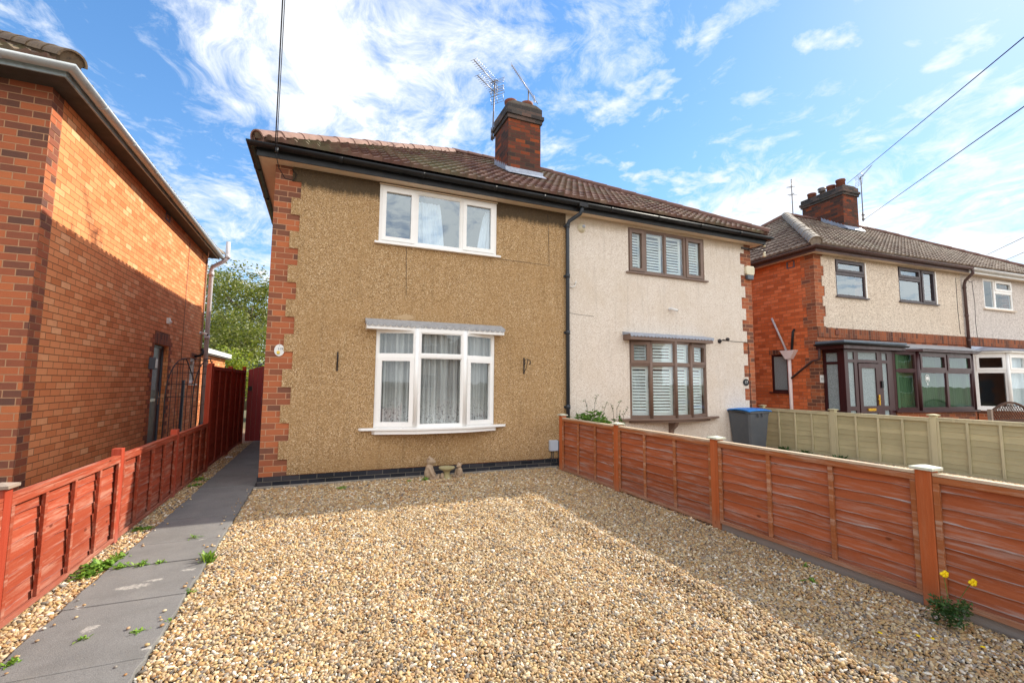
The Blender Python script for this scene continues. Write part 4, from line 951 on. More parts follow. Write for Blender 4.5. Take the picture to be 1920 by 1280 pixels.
# ================================================================== LEFT HOUSE
def left_house():
    X = -3.0; Y0 = 6.62; Y1 = 14.42; SO = 4.80; org = Vector((X, Y0, 0))
    H = empty('brick_house', org, 'orange brick house at the left with pale gutter, navy side door and white soil pipe', 'house')
    def B(mb, name, mat, **k): return mb.build(name, mat, H, origin=org, **k)
    # flank wall: cells in the YZ plane built through a rotated grid
    Tm = Matrix(((0, -1, 0, X), (1, 0, 0, 0), (0, 0, 1, 0), (0, 0, 0, 1)))   # local x->world Y, local y->-X : y0=0 outer
    door = (10.70, 11.60, 0.0, 2.15); win = (13.37, 13.92, 1.36, 2.01); holes = [door, win]
    mb = MB(Tm); rects_grid(mb, Y0+0.25, Y1, 0.0, SO+0.003, holes, 0.0, 0.25); B(mb, 'side_wall', M_BR_ORANGE)
    mb = MB(); mb.box(-13, X, Y0, Y0+0.249, 0, SO+0.003); mb.box(-13, X-0.25, Y1-0.25, Y1-0.001, 0, SO+0.003); mb.box(-13, -12.75, Y0+0.25, Y1-0.252, 0, SO+0.003); B(mb, 'front_wall', M_BR_FRONT)
    mb = MB(); mb.box(-12.7, X-0.26, Y0+0.26, Y1-0.26, 2.4, 2.6); mb.box(-12.7, X-0.26, Y0+0.26, Y1-0.26, 4.6, 4.65); mb.box(-6, -5.9, Y0+0.26, Y1-0.26, 0, 4.6); B(mb, 'inner_wall', M_DARKROOM)
    # darker corner bricks toothed on the flank and round the door, 4 mm proud
    mb = MB(); z = 0.0; k = 0
    while z < SO-0.08:
        w = 0.225 if k % 2 == 0 else 0.115
        mb.box(X+0.0005, X+0.004, Y0+0.0, Y0+w, z+0.004, z+0.079); z += 0.083; k += 1
    B(mb, 'corner_bricks', M_BR_FRONT)
    for sd in (0, 1):
        mb = MB(); z = 0.0; k = 0
        while z < 2.3:
            w = 0.225 if k % 2 == 0 else 0.115
            a, b = (door[0]-w, door[0]-0.006) if sd == 0 else (door[1]+0.006, door[1]+w)
            mb.box(X+0.0005, X+0.004, a, b, z+0.004, z+0.079); z += 0.083; k += 1
        B(mb, 'jamb_bricks', M_BR_FRONT)
    mb = MB(); mb.box(X+0.0005, X+0.005, door[0]-0.006, door[1]+0.006, 2.155, 2.40); B(mb, 'lintel', M_BR_SOLDIER)
    mb = MB(); mb.box(X+0.0005, X+0.005, win[0]-0.03, win[1]+0.03, 2.015, 2.13); B(mb, 'lintel', M_BR_SOLDIER)
    # door
    mb = MB(Tm); rects_grid(mb, door[0], door[1], 0.0, 2.15, [(door[0]+0.05, door[1]-0.05, 0.0, 2.10)], 0.08, 0.16); fr = B(mb, 'door_frame', M_GREYFR)
    mb = MB(Tm); mb.box(door[0]+0.05, door[1]-0.05, 0.10, 0.15, 0.02, 2.095)
    for z0, z1 in ((0.2, 0.9),): mb.box(door[0]+0.15, door[1]-0.15, 0.095, 0.10, z0, z1)
    dr = B(mb, 'door', M_BLUEDOOR, bevel=0.003)
    mb = MB(Tm); mb.box(door[0]+0.32, door[1]-0.32, 0.092, 0.098, 1.25, 1.85); mb.build('pane', M_OBSC, dr, origin=org)
    mb = MB(Tm); mb.box(door[1]-0.14, door[1]-0.10, 0.085, 0.10, 0.95, 1.2); mb.tube([(door[1]-0.12, 0.06, 1.1), (door[1]-0.24, 0.055, 1.1)], 0.009, 8); mb.build('handle', M_CHROME, dr, origin=org)
    mb = MB(Tm); mb.box(door[0]+0.3, door[1]-0.3, 0.088, 0.10, 1.02, 1.08); mb.build('letter_slot', M_CHROME, dr, origin=org)
    # small window
    mbT = Matrix.Translation(-org) @ Tm
    w = window(H, win[0], win[1], win[2], win[3], 0.05, [(win[0]+0.04, win[1]-0.04, win[2]+0.04, win[3]-0.04, 1)], M_UPVC, M_GLASS, T=mbT)
    mb = MB(Tm); mb.box(win[0]-0.04, win[1]+0.04, -0.05, 0.05, win[2]-0.035, win[2]-0.001); mb.build('sill', M_UPVC, w, origin=org)
    mb = MB(Tm); rects_grid(mb, 10.75, 11.02, 4.64, 4.79, [(10.78, 10.99, 4.67, 4.76)], -0.012, -0.001); B(mb, 'air_vent', M_GREYFR)
    # soffit, fascia, roof, gutter
    ex = X+0.25; ey0 = Y0-0.34; ey1 = Y1+0.10
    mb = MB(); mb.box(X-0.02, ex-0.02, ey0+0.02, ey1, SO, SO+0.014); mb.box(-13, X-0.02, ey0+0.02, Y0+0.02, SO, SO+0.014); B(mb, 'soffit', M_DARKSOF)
    mb = MB(); mb.box(ex-0.02, ex, ey0, ey1, SO-0.02, 4.91); mb.box(-13, ex-0.021, ey0, ey0+0.02, SO-0.02, 4.91); B(mb, 'fascia', M_FASCIAG)
    mb = MB(); mb.box(X+0.01, ex-0.03, ey1-0.03, ey1-0.001, SO+0.016, 4.90); B(mb, 'fascia', M_BLACKPL)
    run = (ey1-ey0)/2+0.03; zE = 4.93
    P10 = Vector((ex+0.03, ey0-0.03, zE)); P11 = Vector((ex+0.03, ey1+0.03, zE)); P00 = Vector((-13, ey0-0.03, zE)); P01 = Vector((-13, ey1+0.03, zE))
    for a, b, cl, cr_ in ((P00, P10, None, 1), (P10, P11, 1, 1), (P11, P01, 1, None)):
        bm_obj(tile_slope(a-org, b-org, TANP, run, clipL=cl, clipR=cr_), 'roof_slope', M_TILE, H)
    A = P10+Vector((-run, run, run*TANP)); up = Vector((0, 0, 0.05))
    B(ridge_tiles(P10+Vector((.04, -.04, 0))+up, A+up, r=0.125, seed=4), 'ridge_tiles', M_RIDGEM); B(ridge_tiles(P11+up, A+up, seed=5), 'ridge_tiles', M_RIDGEG); B(ridge_tiles(A+up, Vector((-13, A.y, A.z))+up, seed=6), 'ridge_tiles', M_RIDGEG)
    gz = 4.88
    gm = MB(); gm.sweep(gutter_prof(0.062), [(-13, ey0-0.002, gz), (ex+0.002, ey0-0.002, gz), (ex+0.002, ey1+0.02, gz-0.02)], closed_prof=True)
    for y in [6.95+0.95*i for i in range(8)]: gm.sweep([(o_*1.07-0.004, z_*1.07-0.003) for o_, z_ in gutter_prof(0.062)], [(ex+0.002, y, gz), (ex+0.002, y+0.035, gz)], closed_prof=True)
    for x in (-3.25, -3.9): gm.sweep([(o_*1.07-0.004, z_*1.07-0.003) for o_, z_ in gutter_prof(0.062)], [(x-0.035, ey0-0.002, gz), (x, ey0-0.002, gz)], closed_prof=True)
    B(gm, 'gutter', M_GUTW)
    # soil vent pipe at the far corner
    mb = MB(); y = 14.52
    mb.tube([(X+0.08, y, 0.3), (X+0.08, y, 4.48), (X+0.10, y, 4.56), (ex+0.13, y+0.02, 4.78), (ex+0.18, y+0.02, 4.86), (ex+0.18, y+0.02, 5.32)], 0.055, 14)
    for z in (4.30, 2.55): mb.tube([(X+0.08, y, z), (X+0.08, y, z+0.12)], 0.068, 14)
    mb.tube([(ex+0.18, y+0.02, 4.84), (ex+0.18, y+0.02, 4.95)], 0.066, 14)
    B(mb, 'soil_pipe', M_PIPEW)
    mb = MB(); mb.tube([(X+0.08, y, 0.0), (X+0.08, y, 0.32)], 0.062, 14); B(mb, 'pipe_base', M_GREYFR)
    mb = MB(); mb.tube([(X+0.03, 14.2, 4.7), (X+0.03, 14.2, 2.0), (X+0.03, 14.2, 0.3)], 0.02, 8); mb.tube([(X+0.012, 12.55, 4.7), (X+0.012, 12.52, 2.3), (X+0.012, 12.55, 0.2)], 0.006, 6)
    mb.tube([(X+0.20, 13.5, 4.79), (X+0.18, 13.55, 4.61), (X+0.12, 13.65, 4.52), (X+0.02, 13.75, 4.61), (X+0.02, 13.7, 4.76)], 0.008, 6); B(mb, 'wall_cable', M_CABLEW2)
    # rear extension with flat roof
    mb = MB(); mb.box(-6, -3.05, Y1+0.02, 18, 0, 2.15); B(mb, 'extension_wall', M_BR_ORANGE)
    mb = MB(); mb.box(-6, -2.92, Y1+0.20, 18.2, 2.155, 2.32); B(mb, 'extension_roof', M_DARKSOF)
    mb = MB(); mb.box(-2.915, -2.895, Y1+0.20, 18.2, 2.20, 2.33); mb.tube([(-2.96, 14.8, 2.15), (-2.96, 14.8, 0.1)], 0.03, 10); B(mb, 'extension_fascia', M_WHITEPL)
    return H
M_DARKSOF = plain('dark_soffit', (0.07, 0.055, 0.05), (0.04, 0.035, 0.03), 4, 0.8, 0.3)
M_CABLEW2 = plain('old_cable', (0.30, 0.16, 0.10), None, 9, 0.6, 0)
left_house()

# ================================================================== RIGHT HOUSE (rotated frame)
A3 = rad(-3.5); O3 = Vector((10.9, 7.1, 0))
def w3(u, v, z): return O3+Vector((math.cos(A3)*u-math.sin(A3)*v, math.sin(A3)*u+math.cos(A3)*v, z))
def right_house():
    H = empty('pebbledash_house', O3, 'semi detached pair at the right with orange brick flank, mahogany porch and wide chimney', 'house', rz=A3)
    Wd = 11.4; P = 5.72
    def B(mb, name, mat, **k): return mb.build(name, mat, H, **k)
    w1 = (0.70, 1.76, 3.64, 4.57); w2 = (3.05, 4.57, 3.67, 4.60); w3_ = (6.78, 8.22, 3.71, 4.59); bayh = (1.75, 5.3, 0.75, 2.3); ph = (0.14, 1.74, 0.0, 2.28); wb = (6.05, 9.2, 0.82, 2.4)
    holes = [w1, w2, w3_, bayh, ph, wb]
    inh = lambda x, z: any(h[0] < x < h[1] and h[2] < z < h[3] for h in holes)
    def gw(x0, x1, z0, z1, cond, y0, y1, extra=()):
        xs = sorted(set([x0, x1]+[v for h in holes for v in h[:2] if x0 < v < x1]+[v for v in extra if x0 < v < x1]))
        zs = sorted(set([z0, z1]+[v for h in holes for v in h[2:] if z0 < v < z1]+[0.12+0.249*k for k in range(1, 18) if z0 < 0.12+0.249*k < z1]))
        mb = MB(); mb.grid(xs, zs, cond, y0, y1); return mb
    B(gw(0, Wd, 0, 4.643, lambda x, z: not inh(x, z), 0.0, 0.25), 'front_wall', M_BR_MAIN)
    B(gw(0.0, P, 2.84, 4.638, lambda x, z: (not inh(x, z)) and quoin_solid(x, z, 0, 1, 0.225, 0.30), -0.016, -0.001, (0.225, 0.30)), 'cream_render', M_DASH_STONE)
    B(gw(P, Wd, 2.84, 4.638, lambda x, z: not inh(x, z), -0.016, -0.001), 'grey_render', M_DASH_GREY)
    # soldier band under render
    mb = MB(); mb.box(-0.004, Wd, -0.028, -0.001, 2.60, 2.838); B(mb, 'soldier_band', M_BR_SOLDIER)
    mb = MB(); mb.box(0.55, 0.68, -0.05, -0.0285, 2.68, 2.79); B(mb, 'wall_block', M_POT)
    # flank with opening
    Tm = Matrix(((0, 1, 0, 0), (1, 0, 0, 0), (0, 0, 1, 0), (0, 0, 0, 1)))  # local x->v, local y->u
    fw = (0.84, 1.32, 1.27, 2.24)
    mb = MB(Tm); rects_grid(mb, 0.251, 7.9, 0, 4.643, [fw], 0, 0.25); B(mb, 'side_wall', M_BR_SIDE3)
    mb = MB(); mb.box(0.25, Wd, 7.65, 7.9, 0, 4.643); mb.box(Wd-0.25, Wd, 0.251, 7.64, 0, 4.643); B(mb, 'rear_wall', M_BR_SIDE3)
    mb = MB(); mb.box(0.26, Wd-0.26, 0.6, 7.6, 2.45, 2.6); mb.box(0.26, Wd-0.26, 0.27, 7.6, 4.58, 4.63); mb.box(P-.1, P+.1, 0.27, 7.6, 0, 4.6); mb.box(0.26, P-.11, 1.6, 1.7, 0, 4.55); mb.box(P+.11, Wd-.26, 1.6, 1.7, 0, 4.55); mb.box(0.26, Wd-.26, 0.6, 3.4, 0.0, 0.05); B(mb, 'inner_wall', M_DARKROOM)
    # corner quoin teeth on flank
    mb = MB()
    for k in range(18):
        z = 0.12+0.249*k; w = 0.345 if k % 2 else 0.225
        mb.box(-0.005, -0.0005, 0, w, z, min(z+0.249, 4.64))
    B(mb, 'quoins', M_BR_MAIN)
    window(H, 0.84, 1.32, 1.27, 2.24, 0.03, [(0.875, 1.285, 1.31, 2.20, 0)], M_MAHOG, M_OBSC, 'small frosted window on the orange flank', T=Tm)
    mb = MB(); mb.box(-0.05, 0.05, 0.80, 1.36, 1.235, 1.269); B(mb, 'sill', M_MAHOG)
    mb = MB(); mb.box(-0.006, -0.0005, 0.80, 1.36, 2.245, 2.36); B(mb, 'lintel', M_BR_SOLDIER)
    mb = MB(Tm); rects_grid(mb, 0.50, 0.72, 4.42, 4.60, [(0.53, 0.69, 4.44, 4.58)], -0.015, -0.001); B(mb, 'air_vent', M_GREYFR)
    # windows
    window(H, *w1, -0.01, [(0.74, 1.72, 4.27, 4.53, 1), (0.74, 1.72, 3.68, 4.19, 0)], M_DARKFR, M_GLASSH, 'dark two light window nearest the corner')
    mb = MB(); mb.box(0.66, 1.82, -0.07, -0.0, 3.61, 3.638); B(mb, 'sill', M_DARKFR)
    window(H, *w2, -0.01, [(3.09, 3.93, 4.33, 4.56, 1), (3.09, 3.93, 3.71, 4.25, 0), (4.01, 4.53, 3.71, 4.56, 1)], M_DARKFR, M_GLASSH, 'dark three light window')
    mb = MB(); mb.box(3.0, 4.63, -0.07, -0.0, 3.64, 3.668); B(mb, 'sill', M_DARKFR)
    window(H, *w3_, -0.01, [(6.82, 7.30, 3.75, 4.55, 0), (7.36, 8.18, 4.28, 4.55, 1), (7.36, 8.18, 3.75, 4.20, 0)], M_UPVC, M_GLASS, 'white three light window')
    mb = MB(); mb.box(6.70, 8.28, -0.07, -0.0, 3.67, 3.708); B(mb, 'sill', M_SOFFIT)
    mb = MB(); mb.box(1.765, 1.80, -0.03, -0.017, 3.64, 4.56); B(mb, 'reveal_trim', M_UPVC)
    mb = MB(); mb.box(4.575, 4.61, -0.03, -0.017, 3.67, 4.59); B(mb, 'reveal_trim', M_UPVC)
    # porch: corner (0.10,-0.52) to (1.74,-0.52)
    pz = 2.28; pv = -0.52
    porch = empty('porch', (0, 0, 0), None, None); porch.parent = H; porch['label'] = 'dark mahogany porch with frosted panels'
    # left return
    Tr = Matrix(((0, 1, 0, 0.10), (-1, 0, 0, 0), (0, 0, 1, 0), (0, 0, 0, 1)))   # local x -> -v ; local y -> +u
    mb = MB(Tr); L = -pv
    rects_grid(mb, 0.02, L-0.05, 0.0, pz, [(0.09, L-0.16, 2.0, 2.2), (0.09, L-0.16, 0.88, 1.94), (0.09, L-0.16, 0.25, 0.80)], 0, 0.06); mb.build('frame', M_MAHOG, porch)
    g = MB(Tr); g.box(0.085, L-0.155, 0.025, 0.033, 0.24, 2.21); g.build('pane', M_OBSC, porch)
    mb = MB(); mb.box(0.09, 0.18, pv-0.01, pv+0.07, 0, pz)   # corner post
    rects_grid(mb, 0.18, 1.74, 0.0, pz, [(0.22, 0.42, 2.05, 2.22), (0.22, 0.42, 0.98, 1.98), (0.22, 0.42, 0.3, 0.88), (0.56, 1.20, 2.05, 2.22), (0.52, 1.24, 0.0, 1.98), (1.37, 1.55, 2.05, 2.22), (1.37, 1.55, 0.98, 1.98), (1.37, 1.55, 0.3, 0.88)], pv, pv+0.06)
    mb.build('frame', M_MAHOG, porch, bevel=0.005)
    g = MB()
    g.box(0.20, 0.44, pv+0.025, pv+0.033, 0.28, 2.24); g.box(0.54, 1.22, pv+0.025, pv+0.033, 2.03, 2.24); g.box(1.35, 1.57, pv+0.025, pv+0.033, 0.28, 2.24); g.build('pane', M_OBSC, porch)
    mb = MB(); rects_grid(mb, 0.54, 1.22, 0.02, 1.96, [(0.64, 1.12, 0.98, 1.86), (0.64, 1.12, 0.3, 0.82)], pv-0.012, pv+0.05); d = mb.build('door', M_MAHOG, porch, bevel=0.005)
    g = MB(); g.box(0.635, 1.125, pv+0.015, pv+0.023, 0.29, 1.87); g.build('pane', M_OBSC, d)
    mb = MB(); mb.box(0.76, 1.02, pv-0.03, pv-0.013, 0.87, 0.93); mb.build('letter_box', M_BRASS, d)
    mb = MB(); mb.box(1.15, 1.19, pv-0.028, pv-0.013, 1.0, 1.24); mb.tube([(1.17, pv-0.05, 1.14), (1.07, pv-0.055, 1.14)], 0.012, 8); mb.build('handle', M_BRASS, d)
    mb = MB(); mb.box(1.28, 1.335, pv-0.03, pv-0.001, 1.40, 1.56); mb.build('doorbell', M_BLACKPL, porch)
    # flat porch roof
    mb = MB(); mb.box(-0.12, 1.98, pv-0.16, -0.03, pz+0.002, pz+0.13); mb.build('fascia', M_MAHOG, porch)
    mb = MB(); mb.box(-0.15, 2.0, pv-0.19, -0.03, pz+0.132, pz+0.19); mb.build('roof_edge', M_SLATE, porch, bevel=0.01)
    mb = MB(); mb.sweep(gutter_prof(0.04), [(-0.15, -0.05, pz+0.12), (-0.15, pv-0.17, pz+0.12), (1.98, pv-0.17, pz+0.11)], closed_prof=True); mb.build('gutter', M_BLACKPL, porch)
    # bay beside the porch
    bay = empty('bay_window', (0, 0, 0), None, None); bay.parent = H; bay['label'] = 'dark mahogany angled bay with green blinds'
    def fT(p, q):
        p = Vector((*p, 0)); q = Vector((*q, 0)); d = q-p
        return Matrix.Translation(p) @ Matrix.Rotation(math.atan2(d.y, d.x), 4, 'Z'), d.length
    b0, b1, b2, b3 = (1.745, pv), (2.30, -0.74), (4.42, -0.74), (4.95, -0.02)
    zb, zt, ztr = 0.87, 2.27, 1.82
    for (p, q, lights) in ((b0, b1, 'a'), (b1, b2, 'b'), (b2, b3, 'c')):
        T, L = fT(p, q)
        if lights == 'b': ls = [(0.07, L/2-0.04, zb+.06, ztr-.04, 0), (L/2+0.04, L-0.07, zb+.06, ztr-.04, 0), (0.07, L/2-0.04, ztr+.03, zt-.06, 1), (L/2+0.04, L-0.07, ztr+.03, zt-.06, 1)]
        else: ls = [(0.06, L-0.09, zb+.06, ztr-.04, 0), (0.06, L-0.09, ztr+.03, zt-.06, 0)]
        window(H, 0.001, L-0.001, zb, zt, 0, ls, M_MAHOG, M_GLASS, T=T, target=bay)
    mb = MB(); 
    for p in (b1, b2): mb.tube([(p[0], p[1]+0.025, zb), (p[0], p[1]+0.025, zt)], 0.05, 8)
    mb.build('corner_post', M_MAHOG, bay)
    mb = MB(); mb.prism([(1.76, -0.03), (1.70, pv-0.06), (2.28, -0.81), (4.46, -0.81), (5.03, -0.03)], zb-0.045, zb-0.001, 'z'); mb.build('sill', M_MAHOG, bay)
    mb = MB(); mb.prism([(1.80, -0.03), (1.80, pv), (2.30, -0.72), (4.42, -0.72), (4.93, -0.03)], 0, zb-0.047, 'z'); mb.build('dwarf_wall', M_BR_MAIN, bay)
    mb = MB(); mb.prism([(2.01, -0.03), (2.01, pv-0.12), (2.28, -0.86), (4.50, -0.86), (5.3, -0.03)], zt+0.002, zt+0.06, 'z'); mb.build('hood', M_MAHOG, bay)
    # sloping lead over the bay
    mb = MB()
    lo = [(2.02, -0.20), (2.28, -0.90), (4.52, -0.90), (5.6, -0.32)]; hi = [(2.02, -0.02), (2.3, -0.02), (4.6, -0.02), (5.6, -0.02)]
    vs = [(x, y, zt+0.062) for x, y in lo]+[(x, y, 2.55) for x, y in hi]; mb._add(vs, [(0, 1, 5, 4), (1, 2, 6, 5), (2, 3, 7, 6)]); mb._add([(x, y, zt+0.062) for x, y in lo+hi[::-1]], [tuple(range(8))]); mb.build('lead_roof', M_LEADP, bay)
    # white emblem sticker: ring with small dark beast shape
    T, L = fT(b1, b2)
    mb = MB(T); cx, cz, r = 0.32, 1.63, 0.085
    for k in range(28):
        a0, a1 = 2*math.pi*k/28, 2*math.pi*(k+1)/28
        if 4.4 < a0 < 5.0: continue
        mb._add([(cx+r*math.cos(a0), -0.003+0.018, cz+r*1.15*math.sin(a0)), (cx+r*math.cos(a1), 0.015, cz+r*1.15*math.sin(a1)), (cx+(r-.012)*math.cos(a1), 0.015, cz+(r-.012)*1.15*math.sin(a1)), (cx+(r-.012)*math.cos(a0), 0.015, cz+(r-.012)*1.15*math.sin(a0))], [(0, 1, 2, 3)])
    prof = [(-.055, -.02), (-.05, .03), (-.02, .05), (.02, .05), (.05, .035), (.06, -.0), (.055, -.05), (.04, -.05), (.035, -.015), (.01, -.015), (.005, -.05), (-.015, -.05), (-.02, -.01), (-.035, -.045)]
    mb._add([(cx+a, 0.015, cz+b) for a, b in prof], [tuple(range(len(prof)))])
    st = [(-.0, -.10), (.02, -.12), (.015, -.15), (0, -.17), (-.015, -.15), (-.02, -.12)]
    mb._add([(cx+a, 0.015, cz+b) for a, b in st], [tuple(range(6))])
    mb.build('emblem', M_WHITEPL, bay)
    # interior green blinds behind bay
    mb = MB(); n = 120; vs = []; fs = []
    for i in range(n+1):
        x = 1.8+2.9*i/n; y = -0.55+0.012*math.sin(i*1.9)
        vs += [(x, y, zb), (x, y, zt)]
    for i in range(n): fs.append((2*i, 2*i+2, 2*i+3, 2*i+1))
    mb._add(vs, fs, False); mb.build('blind', M_GREENCURT, bay)
    # white bay of the far half
    wbay = empty('bay_window', (0, 0, 0), None, None); wbay.parent = H; wbay['label'] = 'white bay window of the far grey half'
    c0, c1, c2 = (6.0, -0.02), (6.45, -0.55), (9.0, -0.55)
    for (p, q, k) in ((c0, c1, 0), (c1, c2, 1)):
        T, L = fT(p, q)
        if k == 0: ls = [(0.06, L-0.07, 0.90, 1.84, 0), (0.06, L-0.07, 1.92, 2.30, 1)]
        else: ls = [(0.07, 0.78, 0.90, 1.84, 0), (0.07, 0.78, 1.92, 2.30, 1), (0.86, 1.7, 0.90, 2.30, 0), (1.78, L-.07, 0.9, 2.3, 0)]
        window(H, 0.001, L-0.001, 0.83, 2.38, 0, ls, M_UPVC, M_GLASS, T=T, target=wbay)
    mb = MB(); mb.tube([(c1[0], c1[1]+.025, 0.83), (c1[0], c1[1]+.025, 2.38)], 0.045, 8); mb.build('corner_post', M_UPVC, wbay)
    mb = MB(); mb.prism([(5.9, -0.03), (6.42, -0.62), (9.0, -0.62), (9.0, -0.03)], 0.79, 0.829, 'z'); mb.build('sill', M_UPVC, wbay)
    mb = MB(); mb.prism([(6.02, -0.03), (6.46, -0.53), (9.0, -0.53), (9.0, -0.03)], 0.0, 0.788, 'z'); mb.build('dwarf_wall', M_BR_MAIN, wbay)
    mb = MB(); mb.prism([(5.86, -0.03), (6.40, -0.66), (9.0, -0.66), (9.0, -0.03)], 2.382, 2.43, 'z'); mb.build('hood', M_UPVC, wbay)
    mb = MB(); lo = [(5.8, -0.10), (6.38, -0.70), (9.0, -0.70)]; hi = [(5.8, -0.03), (6.5, -0.03), (9.0, -0.03)]
    mb._add([(x, y, 2.434) for x, y in lo]+[(x, y, 2.58) for x, y in hi], [(0, 1, 4, 3), (1, 2, 5, 4)]); mb.build('lead_roof', M_LEAD, wbay)
    mb = MB(); n = 60; vs = []; fs = []
    for i in range(n+1):
        xq = 6.55+0.9*i/n; vs += [(xq, -0.40+0.02*math.sin(i*1.3), 0.86), (xq, -0.40+0.02*math.sin(i*1.3), 2.34)]
    for i in range(n): fs.append((2*i, 2*i+2, 2*i+3, 2*i+1))
    mb._add(vs, fs, True); mb.build('curtain', M_WHITECLOTH, wbay)
    # soffit fascia gutter roof
    e0, e1, v0, v1 = -0.22, Wd+0.22, -0.22, 8.12
    mb = MB(); mb.box(e0+.018, e1-.018, v0+.018, 0.02, 4.64, 4.652); mb.box(e0+.018, 0.02, 0.02, v1-.02, 4.64, 4.652); B(mb, 'soffit', M_SOFFIT)
    mb = MB(); mb.box(e0, P, v0, v0+.018, 4.62, 4.78); mb.box(e0, e0+.018, v0+.019, v1, 4.62, 4.78); B(mb, 'fascia', M_GUTBR)
    mb = MB(); mb.box(P+.002, e1, v0, v0+.018, 4.62, 4.78); B(mb, 'fascia', M_WHITEPL)
    mb = MB(); mb.sweep(gutter_prof(0.058), [(e0-.003, v1, 4.745), (e0-.003, v0-.003, 4.745), (P, v0-.003, 4.74)], closed_prof=True); B(mb, 'gutter', M_GUTBR)
    mb = MB(); mb.sweep(gutter_prof(0.058), [(P+.01, v0-.003, 4.74), (e1, v0-.003, 4.745)], closed_prof=True); B(mb, 'gutter', M_WHITEPL)
    run = 3.78; pt = 0.655; zE = 4.80
    Q00 = Vector((e0-.06, v0-.06, zE)); Q10 = Vector((e1+.06, v0-.06, zE)); Q11 = Vector((e1+.06, v0-.06+2*run, zE)); Q01 = Vector((e0-.06, v0-.06+2*run, zE))
    for a, b in ((Q00, Q10), (Q10, Q11), (Q11, Q01), (Q01, Q00)): bm_obj(tile_slope(a, b, pt, run, clipL=1, clipR=1), 'roof_slope', M_TILE3, H)
    A1 = Q00+Vector((run, run, run*pt)); A2 = Q10+Vector((-run, run, run*pt)); up = Vector((0, 0, .05))
    B(ridge_tiles(Q00+Vector((-.03, -.03, 0))+up, A1+up, r=0.14, seed=9), 'ridge_tiles', M_RIDGEG); B(ridge_tiles(A1+up, A2+up, seed=10), 'ridge_tiles', M_RIDGED); B(ridge_tiles(Q10+up, A2+up, seed=11), 'ridge_tiles', M_RIDGED); B(ridge_tiles(Q01+up, A1+up, seed=12), 'ridge_tiles', M_RIDGED)
    # downpipe
    mb = MB(); x = P+0.05
    mb.tube([(x, v0-0.06, 4.70), (x, v0-.06, 4.60), (x, -0.10, 4.42), (x, -0.07, 4.3), (x, -0.07, 2.5)], 0.036, 12)
    for z in (4.2, 3.4, 2.7): mb.tube([(x, -0.07, z), (x, -0.07, z+.06)], 0.043, 12)
    B(mb, 'downpipe', M_GUTBR)
    mb = MB(); mb.tube([(5.50, -0.02, 4.5), (5.48, -0.02, 3.6), (5.51, -0.02, 2.9)], 0.007, 5); mb.tube([(6.25, -0.02, 4.45), (6.3, -0.02, 3.8), (6.26, -0.02, 3.3), (6.3, -0.02, 2.7)], 0.006, 5); mb.tube([(6.05, -.02, 4.5), (6.15, -.02, 4.42), (6.35, -.02, 4.5)], 0.006, 5); B(mb, 'wall_cable', M_CABLE)
    # hopper, waste pipes on flank
    mb = MB(); mb.tube([(-0.07, 0.72, 0.0), (-0.07, 0.72, 2.12)], 0.040, 12); mb.prism([(0.66, 2.10), (0.78, 2.10), (0.93, 2.32), (0.51, 2.32)], -0.14, -0.01, 'x'); B(mb, 'hopper_pipe', M_PINKW)
    mb = MB(); mb.tube([(-0.05, 0.80, 2.30), (-0.05, 1.19, 3.2)], 0.025, 8); B(mb, 'waste_pipe', M_PIPEW)
    mb = MB(); mb.tube([(-0.05, 0.66, 2.30), (-0.05, 0.60, 2.78), (0.0, 0.60, 2.84)], 0.03, 8); B(mb, 'waste_pipe', M_BLACKPL)
    mb = MB(); mb.tube([(-0.07, 0.68, 1.62), (-0.10, 0.1, 2.02), (-0.12, -0.1, 2.06), (-0.13, -0.12, 2.3)], 0.028, 8); B(mb, 'waste_pipe', M_GUTBR)
    # chimney
    c0u, c1u, cv0, cv1 = 4.88, 5.60, 2.50, 3.95; zt = 7.86
    mb = MB(); mb.box(c0u, c1u, cv0, cv1, 5.5, zt); ch = B(mb, 'chimney', M_BR_CHIM)
    mb = MB(); mb.box(c0u-.04, c1u+.04, cv0-.04, cv1+.04, zt+.001, zt+.08); mb.box(c0u-.07, c1u+.07, cv0-.07, cv1+.07, zt+.081, zt+.16); mb.box(c0u-.03, c1u+.03, cv0-.03, cv1+.03, zt+.161, zt+.30); mb.build('corbel', M_BR_BLACK2, ch)
    mb = MB(); mb.prism([(c0u, zt+.302), (c1u, zt+.302), (c1u-.12, zt+.36), (c0u+.12, zt+.36)], cv0, cv1, 'y'); mb.build('flaunching', M_CAP, ch)
    for i, (v, h) in enumerate(((2.72, .30), (3.05, .22), (3.38, .24), (3.76, .22))):
        mb = MB()
        if i == 2: mb.lathe([(.08, 0), (.07, h*.6), (.12, h*.62), (.12, h*.75), (.06, h*.78), (.14, h), (.12, h*1.15), (.0, h*1.2)], (5.15, v, zt+.33), 14); mb.build('chimney_cowl', M_MAST, ch)
        else: mb.lathe([(.14, 0), (.13, h-.06), (.15, h-.05), (.15, h), (.11, h), (.10, h-.1)], (5.15, v, zt+.33), 16); mb.build('chimney_pot', M_POT, ch)
    mb = MB(); zf = zE+0.03+pt*(cv0-v0+.06)
    mb.prism([(cv0-.16, zf-.05), (cv0-.002, zf+.05), (cv0-.002, zf+.14), (cv0-.01, zf+.14), (cv0-.16, zf-.03)], c0u-.06, c1u+.06, 'x')
    for i in range(7):
        y = cv0+i*.11; z = zf+pt*i*.11
        mb.prism([(y, z+.0), (y+.11, z+.073), (y+.11, z+.23), (y, z+.12)], c0u-.008, c0u-.002, 'x')
    mb.build('flashing', M_LEAD, ch)
    return H
M_SLATE = plain('slate_edge', (0.14, 0.18, 0.22), (0.10, 0.13, 0.16), 5, 0.5, 0.1)
